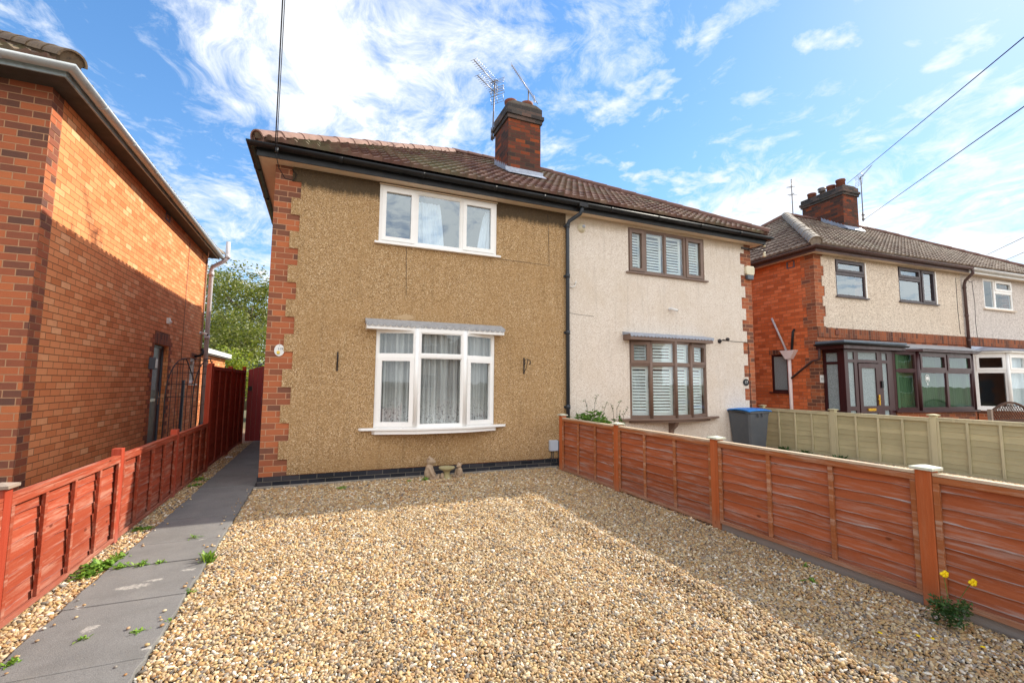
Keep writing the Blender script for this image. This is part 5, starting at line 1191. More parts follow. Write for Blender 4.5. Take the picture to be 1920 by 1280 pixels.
M_PINKW = plain('pinkish_white_paint', (0.86, 0.76, 0.74), (0.80, 0.70, 0.68), 5, 0.5, 0.1)
right_house()

# ================================================================== FENCES
def waney_panel(L, z0, z1, nb, seed, boards_y=0.0, tilt=0.012, wav=0.006):
    """overlapping horizontal boards along +Y, facing -X; front face at about x=0"""
    rnd = random.Random(seed); mb = MB(); h = (z1-z0)/nb; n = max(8, int(L/0.05)); mi = []
    cuts = [z0+h*i+(rnd.uniform(-.012, .012) if 0 < i < nb else 0) for i in range(nb+1)]
    for b in range(nb):
        lo, hi = cuts[b]-0.018, cuts[b+1]
        o1, o2 = rnd.uniform(0, 50), rnd.uniform(0, 50)
        vs = []; fs = []
        for i in range(n+1):
            y = L*i/n; w = wav*noise.noise(Vector((y*2.6, o1, 0)))*2+0.4*wav*noise.noise(Vector((y*9, o2, 1)))*2
            lz = lo+w if b > 0 else z0
            t = 0.006*noise.noise(Vector((y*1.5, o2, 5)))
            e = 0.0035+0.012*max(0.0, noise.noise(Vector((y*4, o1, 9))))
            vs += [(-tilt-0.003+t, y, lz), (-tilt*0.92+t, y, lz+e), (0.003+t, y, hi), (0.010+t, y, hi), (-tilt+0.010+t, y, lz)]
        for i in range(n):
            a = i*5; c = a+5
            fs += [(a, a+1, c+1, c), (a+1, a+2, c+2, c+1), (a+2, a+3, c+3, c+2), (a+3, a+4, c+4, c+3), (a+4, a, c, c+4)]; mi += [1, 0, 0, 0, 1]
        fs += [(0, 4, 3, 2, 1), (n*5, n*5+1, n*5+2, n*5+3, n*5+4)]; mi += [0, 0]
        mb._add(vs, fs)
    mb.mi = (mi, None)
    return mb
def fence_run(name, label, x, posts, base, ztop, face, nb, batt, mats, post_w=0.075, post_top=None, cap=True, capmat=None, xs=None, bases=None, cm=None, tilt=0.012, seed=0, gravel_board=None, panel_range=None, capped=None):
    """face=+1: the battened front looks to +X, -1: to -X; xs optional x for each post"""
    wm, pm, rm, em = mats; post_top = post_top or ztop+0.06; rnd = random.Random(seed)
    xs = xs or [x]*len(posts)
    F = empty(name, (xs[0], posts[0], 0), label, 'fence'); org = F.location.copy()
    for i, (px, py) in enumerate(zip(xs, posts)):
        P = Vector((px, py, 0))-org
        pt = (post_top[i] if isinstance(post_top, (list, tuple)) else post_top)+rnd.uniform(-.008, .008)
        mb = MB(); h = post_w/2; mb.box(P.x-h, P.x+h, P.y-h, P.y+h, -0.05, pt)
        po = mb.build('post', pm, F, bevel=0.004)
        if cap and (capped is None or i in capped):
            mb = MB(); k = h+0.022
            mb.box(P.x-k, P.x+k, P.y-k, P.y+k, pt+0.001, pt+0.019)
            mb._add([(P.x-k, P.y-k, pt+.0195), (P.x+k, P.y-k, pt+.0195), (P.x+k, P.y+k, pt+.0195), (P.x-k, P.y+k, pt+.0195), (P.x, P.y, pt+.035)], [(0, 1, 4), (1, 2, 4), (2, 3, 4), (3, 0, 4)])
            mb.build('post_cap', capmat or pm, po, bevel=0.004)
    for i in range(len(posts)-1):
        a = Vector((xs[i], posts[i], 0)); b = Vector((xs[i+1], posts[i+1], 0)); d = b-a; L = d.length-post_w-0.004
        s0 = a+d.normalized()*(post_w/2+0.002)-org
        Y = d.normalized(); X = Vector((Y.y, -Y.x, 0))      # X = right of travel (+X when going +Y)
        T = Matrix(((X.x, Y.x, 0, s0.x), (X.y, Y.y, 0, s0.y), (0, 0, 1, 0), (0, 0, 0, 1)))
        if face > 0: T = T @ Matrix(((-1, 0, 0, 0), (0, 1, 0, 0), (0, 0, 1, 0), (0, 0, 0, 1)))   # front toward +X
        zt = (ztop[i] if isinstance(ztop, (list, tuple)) else ztop); zb = (base[i] if isinstance(base, (list, tuple)) else base)
        mb = waney_panel(L, zb, zt-0.02, nb[i] if isinstance(nb, (list, tuple)) else nb, seed*10+i, tilt=tilt); mb2 = MB(T); mb2._add(mb.v, mb.f); mb2.mi = (mb.mi[0], em)
        po = mb2.build('panel', wm, F)
        fr = MB(T)
        tp = MB(T); tp.box(-0.036, 0.018, 0, L, zt-0.019, zt+0.001); tp.build('top_capping', cm or rm, po, bevel=0.003)
        fr.box(-0.036, -0.014, 0.0, L, zt-0.062, zt-0.021)                 # top rail
        fr.box(-0.036, -0.016, 0.0, L, zb, zb+0.035)                       # bottom rail
        nbt = batt[i] if isinstance(batt, (list, tuple)) else batt
        fr.box(-0.038, -0.016, 0.0, 0.034, zb+0.036, zt-0.063); fr.box(-0.038, -0.016, L-0.034, L, zb+0.036, zt-0.063)
        for k in range(nbt):
            y = L*(k+1)/(nbt+1)+rnd.uniform(-.01, .01); fr.box(-0.037, -0.014, y-0.017, y+0.017, zb+0.036, zt-0.063)
        fr.build('batten_frame', rm, po, bevel=0.003)
        if gravel_board and i in gravel_board:
            g = MB(T); g.box(-0.010, 0.014, 0, L, -0.03, zb-0.003); g.build('gravel_board', M_WGREY, po)
    return F
fence_run('panel_fence', 'low bright red lap panel fence beside the tarmac path', -1.66, [1.93, 3.57, 5.20, 6.92, 8.60], 0.03, 0.775, 1, 8, 3, (M_WFENCE_R, M_WPOST_R, M_WFENCE_R, M_EDGE_R),
          post_top=[0.83, 0.82, 0.83, 0.84, 1.70], capped=[0, 1], capmat=M_WGREY, tilt=0.006, seed=1)
fence_run('panel_fence', 'tall dark red fence panels leading to the maroon gate', -1.66, [8.70, 10.40, 12.14], 0.06, 1.68, 1, 14, 2, (M_WFENCE_DR, M_WPOST_R, M_WFENCE_DR, M_WFENCE_DR),
          post_top=[1.72, 1.72, 1.78], cap=False, seed=2)
fence_run('panel_fence', 'cedar orange lap fence between the drive and the cream house', 3.80, [-1.75, 0.03, 1.80, 3.57, 5.26, 6.82], [0.06, 0.06, 0.06, 0.02, 0.01, 0.04], 0.875, -1, [9, 9, 9, 9, 8, 7], 2, (M_WFENCE_O, M_WPOST_O, M_WRAIL_O, M_EDGE_O),
          post_w=0.09, post_top=[0.89, 0.89, 0.89, 0.885, 0.885, 0.91], capmat=M_WCAP, cm=M_WTOP, gravel_board=(0, 1, 2), seed=3)
# gate between brown house side and tall fence
def gate():
    G = empty('garden_gate', (-1.58, 12.2, 0), 'maroon arched top gate closing the side passage', 'gate')
    x0, x1 = 0.0, 0.80; pts = [(x0, 0.06), (x1, 0.06)]+[(x1-(x1-x0)*i/10, 1.66+0.20*math.sin(math.pi*(0.5*(1-i/10)))) for i in range(11)]
    mb = MB()
    n = 8
    for i in range(n):
        a, b = x0+(x1-x0)*i/n+0.002, x0+(x1-x0)*(i+1)/n-0.002
        ha, hb = (1.70+0.14*math.sin(math.pi*0.5*((a-x0)/(x1-x0)*1.3))), (1.70+0.14*math.sin(math.pi*0.5*((b-x0)/(x1-x0)*1.3)))
        mb.prism([(a, 0.06), (b, 0.06), (b, hb), (a, ha)], -0.01, 0.02, 'y')
    mb.build('board_panel', M_GATE, G)
    mb = MB(); mb.box(0.0, 0.80, 0.021, 0.05, 0.3, 0.4); mb.box(0, .8, .021, .05, 1.4, 1.5); mb.build('ledge', M_GATE, G)
    mb = MB(); mb.box(0.02, 0.09, -0.04, -0.011, 1.22, 1.32); mb.build('latch', M_BLKMET, G)
gate()
fence_run('panel_fence', 'olive green lap fence beyond the neighbouring drive', 9.5, [-0.6, 1.10, 2.72, 4.34, 5.96, 7.55], 0.04, [0.93, 0.93, 0.93, 0.92, 0.92], -1, 9, 3, (M_WOLIVE, M_WOLIVEP, M_WOLIVEP, M_WOLIVEP),
          post_w=0.09, post_top=0.96, xs=[9.5]*6, capmat=M_WOLIVEP, tilt=0.003, seed=4)

# ================================================================== OBJECTS
# TV aerials
def yagi(name, label, base, mast_top, booms, refl):
    base = Vector(base); A = empty(name, base, label, 'aerial')
    mb = MB(); mb.tube([Vector((0, 0, 0)), Vector(mast_top)-base], 0.016, 8); mb.build('mast', M_MAST, A)
    mb = MB(); mb.box(-.03, .05, -.03, .03, .05, .09); mb.box(-.03, .05, -.03, .03, .2, .24); mb.tube([(-.03, 0, 0.0), (-.03, 0, 0.3)], 0.012, 6); mb.build('bracket', M_MAST, A)
    for (p, q, ne, el, vert, rf) in booms:
        p = Vector(p)-base; q = Vector(q)-base; u = (q-p).normalized(); s = u.cross(Vector((0, 0, 1))).normalized()
        ax = Vector((0, 0, 1)) if vert else s
        mb = MB(); mb.tube([p-u*0.12, q], 0.011, 6); b = mb.build('boom', M_ALU, A)
        mb = MB()
        for i in range(ne):
            c = p+(q-p)*((i+1)/ne); l = el*(1-0.35*i/ne); mb.tube([c-ax*l/2, c+ax*l/2], 0.0045, 5)
        c = p+(q-p)*0.06; mb.tube([c-ax*el*.5+u*.03, c-ax*el*.5-u*.03, c+ax*el*.5-u*.03, c+ax*el*.5+u*.03, c-ax*el*.5+u*.03], 0.006, 5)
        mb.build('elements', M_ALU, b)
        mb = MB()
        if rf:
            o2 = Vector((0, 0, 1)) if not vert else s
            for sgn in (-1, 1):
                for k in range(4):
                    c = p-u*0.08+o2*sgn*(0.04+0.05*k)-u*0.02*k; mb.tube([c-ax*.17, c+ax*.17], 0.0045, 5)
                for e in (-.17, 0, .17):
                    mb.tube([p-u*.08+ax*e+o2*sgn*.02, p-u*.14+ax*e+o2*sgn*.20], 0.005, 5)
            mb.build('reflector', M_ALU, b)
    return A
yagi('tv_aerial', 'twin boom aerial on a tall mast at the left side of the near chimney', (3.37, 9.3, 6.95), (3.42, 9.32, 8.44),
     [((3.43, 9.33, 8.36), (2.72, 8.74, 8.33), 13, 0.24, 0, 1), ((3.42, 9.33, 8.15), (2.86, 8.90, 8.12), 10, 0.22, 0, 1)], 1)
yagi('tv_aerial', 'long single boom aerial rising behind the near chimney pots', (4.3, 9.4, 7.2), (4.31, 9.38, 8.45),
     [((4.62, 9.62, 8.42), (3.58, 8.70, 8.44), 20, 0.16, 1, 0)], 1)
yagi('tv_aerial', 'thin mast with a small crossbar aerial left of the wide chimney', w3(4.72, 4.2, 7.4), w3(4.72, 4.2, 9.1), [(w3(4.68, 4.2, 8.5), w3(4.86, 4.1, 8.5), 3, 0.22, 0, 0), (w3(4.7, 4.2, 8.8), w3(4.6, 4.3, 8.8), 2, 0.14, 0, 0)], 1)
yagi('tv_aerial', 'slim mast aerial pointing up beside the wide chimney on the right', w3(5.99, 2.6, 7.1), w3(6.0, 2.6, 8.70), [(w3(6.0, 2.6, 8.66), w3(6.36, 2.45, 9.10), 8, 0.22, 0, 1)], 1)
# overhead cables
def cable(label, P, r=0.006, sag=0.0):
    mb = MB(); a, b = Vector(P[0]), Vector(P[1]); pts = []
    for i in range(17):
        t = i/16; p = a.lerp(b, t); p.z -= sag*4*t*(1-t); pts.append(p-a)
    mb.tube(pts, r, 6); o = mb.build('overhead_cable', M_CABLE); o.location = a; tag(o, label, 'cable')
cable('overhead service cable dropping to the near left eaves corner', [(-0.72, 6.76, 4.66), (0.0, -0.6, 10.9)], 0.008, 0.0)
cable('second strand twinned with the service cable above the near left eaves', [(-0.70, 6.76, 4.62), (0.03, -0.6, 10.9)], 0.005, 0.06)
def ext(a, b, t): a = Vector(a); b = Vector(b); return a+(b-a)*t
cable('upper right overhead wire running down behind the wide chimney', [(24.39, 14, 11.72), ext((24.39, 14, 11.72), (9.845, 3, 6.858), 1.25)], 0.010)
cable('middle right overhead wire ending above the brown tiled ridge', [(25.63, 14, 10.02), ext((25.63, 14, 10.02), (9.612, 3, 5.663), 1.25)], 0.009)
cable('short lower overhead wire beyond the far roof', [(37.84, 14, 9.597), ext((37.84, 14, 9.597), (27.6, 9, 7.85), 1.4)], 0.012)
cable('lowest overhead wire at the right edge of the sky', [(40.29, 14, 9.57), ext((40.29, 14, 9.57), (27.49, 9, 7.179), 1.4)], 0.012)
# eaves cable hook
mb = MB(); mb.tube([(0, 0, 0), (0.0, 0.02, -0.10), (0.03, 0.1, -0.22), (0.10, 0.22, -0.30), (0.2, 0.32, -0.28), (0.24, 0.33, -0.18), (0.18, 0.34, -0.10)], 0.006, 6); mb.tube([(0, 0, 0.02), (0, 0, -0.05)], 0.022, 10)
o = mb.build('cable_insulator', M_BLACKPL, origin=None); o.location = (-0.70, 6.76, 4.62); tag(o, 'black cable loop and insulator under the near left eaves', 'cable fitting')

# plaques
def text(body, size, mat, loc, parent, ext_=0.001, rot=(rad(90), 0, 0), name='number'):
    cu = bpy.data.curves.new('txt', 'FONT'); cu.body = body; cu.size = size; cu.extrude = ext_; cu.align_x = 'CENTER'; cu.align_y = 'CENTER'
    tmp = bpy.data.objects.new('tmp', cu); COL.objects.link(tmp); dg = bpy.context.evaluated_depsgraph_get(); dg.update()
    me = bpy.data.meshes.new_from_object(tmp.evaluated_get(dg)); bpy.data.objects.remove(tmp); me.materials.clear(); me.materials.append(mat)
    o = bpy.data.objects.new(name, me); COL.objects.link(o); o.location = loc; o.rotation_euler = rot
    if parent: o.parent = parent
    return o
def oval(name, mat, rx, rz, t, loc, label):
    mb = MB(); n = 32; mb.prism([(rx*math.cos(2*math.pi*i/n), rz*math.sin(2*math.pi*i/n)) for i in range(n)], -t, 0, 'y'); o = mb.build(name, mat, bevel=0.002); o.location = loc; return tag(o, label, 'house number')
pl = oval('number_plaque', M_WHITEPL, 0.064, 0.083, 0.008, (-0.562, D-0.004, 1.878), 'oval white house number plaque with a yellow flower on the brick quoin')
text('119', 0.045, M_INK, (0.012, -0.0095, 0.018), pl)
mb = MB()
for k in range(6):
    a = k*math.pi/3; mb.ellip((-0.012+0.014*math.cos(a), -0.0095, -0.030+0.014*math.sin(a)), (0.009, 0.0015, 0.009), n=8, m=4)
mb.build('painted_flower', M_YELLOW, pl)
mb = MB(); mb.ellip((0.0, -0.0095, 0.066), (0.005, 0.003, 0.005), n=8, m=4); mb.build('screw', M_INK, pl)
mb = MB(); mb.tube([(-.03, -.0095, -.05), (-.012, -.0095, -.055), (.01, -.0095, -.048)], 0.003, 5); mb.build('painted_leaf', M_LEAFB, pl)
p17 = oval('number_plaque', M_BLACKPL, 0.085, 0.075, 0.012, (8.46, D-0.022, 1.50), 'black house number plaque reading 17 on the cream corner')
text('17', 0.085, M_WHITEPL, (0.0, -0.014, 0.0), p17)
mb = MB(); mb.box(-.06, .06, -.012, 0, -.09, .09); p13 = mb.build('number_plaque', M_WHITEPL, bevel=0.002); p13.location = w3(0.045, -0.008, 1.60); p13.rotation_euler = (0, 0, A3); tag(p13, 'white house number plaque reading 13 beside the mahogany porch', 'house number')
text('13', 0.085, M_INK, (0.0, -0.0135, 0.0), p13)
# hanging basket brackets
def bracket(loc, label, out=0.26):
    mb = MB(); mb.box(-.010, .010, -.012, 0, -.15, .13)
    mb.tube([(0, -.01, .09), (0, -out*.6, .10), (0, -out, .06), (0, -out-.02, .02), (0, -out+.02, 0.0), (0, -out+.03, .03)], 0.006, 6)
    mb.tube([(0, -.01, -.12), (0, -out*.35, -.06), (0, -out*.5, .02), (0, -out*.62, .09)], 0.006, 6)
    mb.tube([(0, -.01, .0), (0, -.06, .03), (0, -.05, .07)], 0.005, 6)
    o = mb.build('basket_bracket', M_BLKMET); o.location = loc; tag(o, label, 'bracket', 'hanging basket brackets on the brown wall'); return o
b1 = bracket((0.205, D-0.017, 1.75), 'black hanging basket bracket left of the white bay, seen edge on')
b2 = bracket((3.20, D-0.017, 1.75), 'black hanging basket bracket right of the white bay'); 
# cctv + lamp + alarm on cream wall
def cctv(loc, label, aim=(0.12, -0.10, -0.05), s=1.0, mat=None, rz=0, base=(0, 1, 0)):
    mb = MB(); a = Vector(aim).normalized()*0.13*s
    mb.tube([(0, 0, 0), (0, -.02*s, 0)], 0.032*s, 12); mb.tube([(0, -.02*s, 0), (0, -.05*s, -.01)], 0.012*s, 8)
    mb.tube([Vector((0, -.05*s, 0))-a*.15, Vector((0, -.05*s, 0))+a], 0.026*s, 14)
    o = mb.build('security_camera', mat or M_WHITEPL); o.location = loc; o.rotation_euler = (0, 0, rz); tag(o, label, 'camera')
    mb = MB(); e = Vector((0, -.05*s, 0))+a; mb.tube([e, e+a.normalized()*.004], 0.021*s, 12); mb.build('lens', M_BLACKPL, o)
cctv((6.41, D-0.021, 2.95), 'white bullet security camera between the two windows of the cream half')
cctv((-3.0, 14.05, 2.68), 'white security camera beside the soil pipe on the orange brick side wall', aim=(-0.1, -0.15, -.05), s=1.3, rz=rad(90))
mb = MB(); mb.lathe([(0.085, 0), (0.085, 0.012), (0.05, 0.016), (0.046, 0.045), (0.0, 0.05)], n=20)
o = mb.build('extractor_vent', M_CREAMPL); o.location = (4.36, D-0.021, 4.33); o.rotation_euler = (rad(90), 0, 0); tag(o, 'round cream vent disc near the top left of the cream wall', 'vent')
mb = MB(); mb.lathe([(0.03, 0), (0.03, 0.02), (0.012, .022), (.012, .04), (0, .041)], (0.018, .022, 0.05), n=14); mb.build('sensor', M_GREYPL, o)
mb = MB(); mb.lathe([(.045, 0), (.05, .015), (.035, .03), (.0, .035)], n=14); mb.tube([(0, 0, .03), (.0, .02, .10), (.03, -.0, .16)], 0.012, 6); mb.ellip((.04, .03, .18), (.05, .035, .03)); mb.tube([(.04, 0, .16), (.13, .03, .15), (.16, .02, .08)], 0.007, 6)
o = mb.build('wall_lamp', M_BLKMET); o.location = (7.73, D-0.021, 2.36); o.rotation_euler = (rad(90), 0, 0); tag(o, 'black floodlight on the cream wall right of the bow window hood', 'lamp')
mb = MB(); mb.tube([(7.82, D-.025, 2.38), (8.2, D-.025, 2.37), (8.55, D-.025, 2.37), (8.60, D-.006, 2.32), (8.61, D-.006, 1.4), (8.62, D-.006, .2)], 0.005, 5); o = mb.build('lamp_cable', M_CABLE); tag(o, 'thin cable from the black floodlight to the corner bricks', 'cable')
mb = MB(); mb.prism([(-.10, .14), (.10, .14), (.13, .10), (.12, -.03), (.09, -.06), (-.09, -.06), (-.12, -.03), (-.13, .10)], -.07, 0, 'y'); o = mb.build('alarm_box', M_CREAMPL, bevel=0.012); o.location = (8.68, D-0.004, 3.93); tag(o, 'cream and grey burglar alarm box on the corner bricks of the cream half', 'alarm')
mb = MB(); mb.prism([(-.10, -.061), (.10, -.061), (.085, -.16), (-.085, -.16)], -.068, -.002, 'y'); mb.build('sounder', M_GREYFR, o, bevel=0.01)
# eaves bracket with insulators, right corner
mb = MB(); mb.box(-.25, .0, -.02, .0, -.02, .02); mb.tube([(-.05, -.01, 0), (.1, -.08, .03), (.30, -.12, .05)], 0.010, 6); mb.tube([(-.05, -.01, -.03), (.30, -.12, -.02)], 0.008, 6)
o = mb.build('cable_bracket', M_BLKMET); o.location = (8.72, D-0.02, 4.47); tag(o, 'black iron cable bracket under the right eaves of the cream half', 'bracket')
for dz in (0.05, -0.17):
    mb = MB(); mb.lathe([(0.0, 0), (.03, .0), (.036, .03), (.022, .055), (.030, .075), (.022, .11), (0, .115)], (.31, -.13, dz), 14); mb.build('insulator', M_CREAMPL, o)
mb = MB(); mb.tube([(.31, -.13, -.16), (.31, -.13, .05)], 0.007, 6); mb.build('insulator_rod', M_BLKMET, o)
mb = MB(); mb.tube([(0, 0, 0), (0, -.03, .02), (.0, -.06, .0), (0, -.07, .05)], 0.010, 6); mb.tube([(-.12, -.0, -.05), (-.05, -.02, -.06), (0, -.06, -.02)], 0.01, 6); o = mb.build('wall_hook', M_WHITEPL); o.location = (4.20, D-.021, 3.25); tag(o, 'small pale hook beside the downpipe on the cream wall', 'hook')
# left house fittings
mb = MB(); mb.box(0, .10, -.07, .07, -.11, .11); o = mb.build('wall_lantern', M_GREYFR, bevel=0.006); o.location = (-2.996, 10.52, 1.76); tag(o, 'square grey lantern left of the navy side door', 'lamp')
mb = MB(); mb.box(.02, .106, -.055, .055, -.085, .085); mb.build('lamp_glass', M_WHITEPL, o)
mb = MB(); mb.box(0, .05, -.04, .04, -.06, .06); mb.ellip((.06, 0, -.02), (.03, .03, .03)); o = mb.build('motion_sensor', M_WHITEPL); o.location = (-3.0, 11.35, 2.67); tag(o, 'white motion sensor above the navy side door', 'sensor')
mb = MB(); mb.box(-.02, .02, -.03, .03, 0, 1.45); o = mb.build('marker_board', M_BLUEDOOR); o.location = (-2.72, 11.7, 0); tag(o, 'narrow navy board standing beside the side door', 'board')
mb = MB(); mb.tube([(0, 0, 0), (.10, 0, .02), (.16, 0, .06), (.16, .05, .14), (.12, .05, .2)], 0.035, 8); o = mb.build('flue_pipe', M_BLACKPL); o.location = (-2.99, 13.7, 2.05); tag(o, 'black bent waste pipe near the white soil pipe', 'pipe')
# metal garden arch behind the low red fence
def trellis():
    T = empty('garden_arch', (-2.15, 9.3, 0), 'thin black metal garden arch standing behind the low red fence', 'trellis')
    mb = MB()
    for dx in (0.0, 0.35):
        pts = [(dx, -1.0, 0.0), (dx, -1.0, 1.2)]+[(dx, -1.0*math.cos(a), 1.2+0.62*math.sin(a)) for a in [math.pi*i/14 for i in range(1, 8)]]+[(dx, 0.35, 1.62), (dx, .6, 1.45)]
        mb.tube(pts, 0.009, 6)
        for y in (-.72, -.45, -.15, .2, .5): mb.tube([(dx, y, 0), (dx, y, 1.2+0.60*math.sqrt(max(0, 1-(y/1.0)**2)))], 0.005, 5)
    for z in (.3, .7, 1.05, 1.35):
        mb.tube([(0.35, -1.0, z), (0.35, .6, z)], 0.004, 5)
    for k in range(9):
        a = math.pi*k/10; mb.tube([(0, -math.cos(a), 1.2+.62*math.sin(a)), (.35, -math.cos(a), 1.2+.62*math.sin(a))], 0.006, 5)
    mb.build('frame', M_BLKMET, T)
trellis()
mb = MB()
mb.box(-.075, .075, -.07, 0, -.09, .09); o = mb.build('meter_box', M_GREYPL, bevel=0.006); o.location = (3.755, D-.017, .375); tag(o, 'grey electric junction box low on the brown wall by the cedar fence', 'junction box')
mb = MB(); mb.box(.085, .16, -.06, 0, -.08, .07); mb.tube([(.12, -.07, .03), (.12, -.03, .03)], .025, 10); mb.build('isolator', M_GREYFR, o)
mb = MB()
for x, dx in ((-.03, .0), (.0, .02), (.10, .0), (.14, .0)): mb.tube([(x, -.03, -.09), (x, -.03, -.2), (x+dx-.01, -.03, -.26), (x+dx, -.03, -.34)], 0.007, 6)
mb.tube([(-.03, -.03, -.2), (-.08, -.02, -.22), (-.4, -.015, -.24), (-1.2, -.014, -.235)], .005, 5)
mb.build('cables', M_CABLE, o)
mb = MB(); mb.box(-.08, .10, -.16, -.0, 0, .16); mb.tube([(.05, -.08, .16), (.05, -.08, .1)], .05, 12); o = mb.build('drain_gully', M_BLACKPL, bevel=.01); o.location = (3.93, D-.03, -.03); tag(o, 'black drain gully at the foot of the downpipe', 'drain')

# wheelie bin
def bin_():
    Bn = empty('wheelie_bin', (8.2, 6.85, 0), 'grey wheelie bin with a blue lid in front of the cream house', 'bin')
    mb = MB(); prof = [(0.04, 0.22, 0.20), (0.30, 0.24, 0.225), (0.86, 0.29, 0.265)]
    def ring(hx, hy, z, c=0.03): return [(-hx+c, -hy, z), (hx-c, -hy, z), (hx, -hy+c, z), (hx, hy-c, z), (hx-c, hy, z), (-hx+c, hy, z), (-hx, hy-c, z), (-hx, -hy+c, z)]
    vs = []; 
    for z, hx, hy in prof+[(0.88, 0.305, 0.28), (0.92, 0.305, 0.28)]: vs += ring(hx, hy, z)
    fs = [tuple(range(8))[::-1]]
    for i in range(4):
        for k in range(8): fs.append((i*8+k, i*8+(k+1) % 8, (i+1)*8+(k+1) % 8, (i+1)*8+k))
    fs.append(tuple(range(32, 40))); mb._add(vs, fs)
    for x in (-.06, .06): mb.box(x-.012, x+.012, -.30, -.265, .80, .88)
    mb.build('body', M_BIN, Bn, bevel=0.012)
    mb = MB(); n = 8; vs = []; fs = []
    for i in range(n+1):
        y = -0.30+0.60*i/n; z = 0.925+0.035*math.sin(math.pi*i/n)
        for x, dz in ((-.32, -.012), (-.29, 0.006), (-.1, .016), (.1, .016), (.29, .006), (.32, -.012)): vs.append((x, y, z+dz))
    for i in range(n):
        for k in range(5): fs.append((i*6+k, i*6+k+1, (i+1)*6+k+1, (i+1)*6+k))
    mb._add(vs, fs, True); mb.build('lid', M_BINLID, Bn, solidify=0.018)
    mb = MB(); mb.tube([(-.24, .33, .93), (.24, .33, .93)], .018, 8); mb.box(-.26, -.2, .26, .35, .86, .95); mb.box(.2, .26, .26, .35, .86, .95); mb.tube([(-.33, -.2, .89), (-.35, .0, .90), (-.33, .2, .92)], .014, 6); mb.build('handle', M_BLACKPL, Bn)
    for s in (-1, 1):
        mb = MB(); mb.tube([(s*.20, .22, .10), (s*.26, .22, .10)], .10, 16); mb.build('wheel', M_BLACKPL, Bn)
bin_()

# stone bears and bird bath
def blobmesh(name, parts, mat, loc, label, cat, voxel=0.008, rz=0):
    mb = MB()
    for c, r, rot in parts: mb.ellip(c, r, Matrix.Rotation(rot[1], 3, rot[0]) if rot else None, 16, 12)
    o = mb.build(name, mat); o.location = loc; o.rotation_euler = (0, 0, rz)
    md = o.modifiers.new('remesh', 'REMESH'); md.mode = 'VOXEL'; md.voxel_size = voxel; md.use_smooth_shade = True
    sm = o.modifiers.new('smooth', 'SMOOTH'); sm.iterations = 3
    return tag(o, label, cat)
def bear(loc, h, label, rz):
    """sits facing +X, local; scaled to height h"""
    k = h/0.36
    P = []
    def e(c, r, rot=None): P.append((tuple(x*k for x in c), tuple(x*k for x in r), rot))
    e((0, 0, .10), (.075, .085, .10)); e((0.0, 0, .17), (.058, .070, .07))
    e((.012, 0, .275), (.060, .060, .056)); e((.062, 0, .262), (.030, .028, .024)); e((.088, 0, .268), (.010, .012, .009))
    for s in (-1, 1):
        e((-.005, s*.047, .325), (.016, .022, .022)); e((.065, s*.055, .030), (.075, .030, .032), ('Z', s*.15)); e((.135, s*.064, .042), (.022, .030, .040))
        e((.035, s*.083, .135), (.024, .024, .075), ('Y', -.45)); e((.066, s*.078, .075), (.026, .024, .026))
        e((.060, s*.022, .290), (.006, .007, .007))
    return blobmesh('bear_statue', P, M_STONE, loc, label, 'statue', 0.0065*k**0.5, rz)
bear((1.535, 6.80, 0.005), 0.36, 'larger sandy stone teddy bear seated on the left of the bird bath', rad(-18))
bear((2.01, 6.84, 0.005), 0.235, 'smaller sandy stone bear on the right of the bird bath', rad(205))
mb = MB(); mb.lathe([(0.075, 0), (.08, .02), (.055, .04), (.045, .07), (.05, .11), (.06, .125), (.115, .15), (.122, .172), (.118, .178), (.10, .165), (.0, .150)], n=24)
o = mb.build('bird_bath', M_STONEM); o.location = (1.80, 6.80, 0.005); tag(o, 'small mossy stone bird bath between the two stone bears', 'bird bath')
mb = MB(); mb.lathe([(.028, 0), (.03, .05), (.02, .09), (.0, .10)], (-.075, -.03, 0), 10); mb.build('stump', M_STONE, o)

# bench with arched lattice back in the far garden + post + stand
def bench():
    Bn = empty('garden_bench', w3(3.48, -1.45, 0), 'weathered lattice backed garden bench half hidden by the olive fence', 'bench', rz=A3)
    mb = MB(); L = 1.5; zb = 0.70
    prof = lambda x: 0.86+0.20*math.sin(math.pi*x/L)**1.0
    for i in range(16):
        x = i*L/15
        for dr in (-1, 1):
            # diagonal slats clipped to the arch
            p0 = (x, zb); t = 0
            pts = [(x, zb)]; q = [x, zb]
            while 0 <= q[0] <= L and q[1] <= prof(q[0])-0.01: q = [q[0]+dr*.02, q[1]+.02]
            q = [q[0]-dr*.02, q[1]-.02]
            if q[1]-zb > .03:
                mb.prism([(x-.012, zb), (x+.012, zb), (q[0]+.012, q[1]), (q[0]-.012, q[1])], -.006+(.007 if dr > 0 else -.007), (.0+.007 if dr > 0 else -.001), 'y')
    mb.build('lattice', M_WOLDBR, Bn)
    mb = MB(); n = 20
    for i in range(n):
        a, b = L*i/n, L*(i+1)/n; mb.prism([(a, prof(a)), (b, prof(b)), (b, prof(b)+.04), (a, prof(a)+.04)], -.03, .02, 'y')
    mb.box(0, L, -.02, .015, zb-.04, zb-.001); mb.box(0, L, -.02, .015, .50, .66)
    mb.build('back_frame', M_WOLDBR, Bn)
    mb = MB(); mb.box(0, L, -.45, -.03, .42, .45); mb.build('seat', M_WOLDBR, Bn)
    for x in (-.04, L+.04):
        mb = MB(); mb.box(x-.035, x+.035, -.03, .04, 0, .93); mb.build('leg', M_WGREY, Bn)
    for x in (.02, L-.02):
        mb = MB(); mb.box(x-.03, x+.03, -.46, -.40, 0, .62); mb.build('leg', M_WGREY, Bn)
bench()

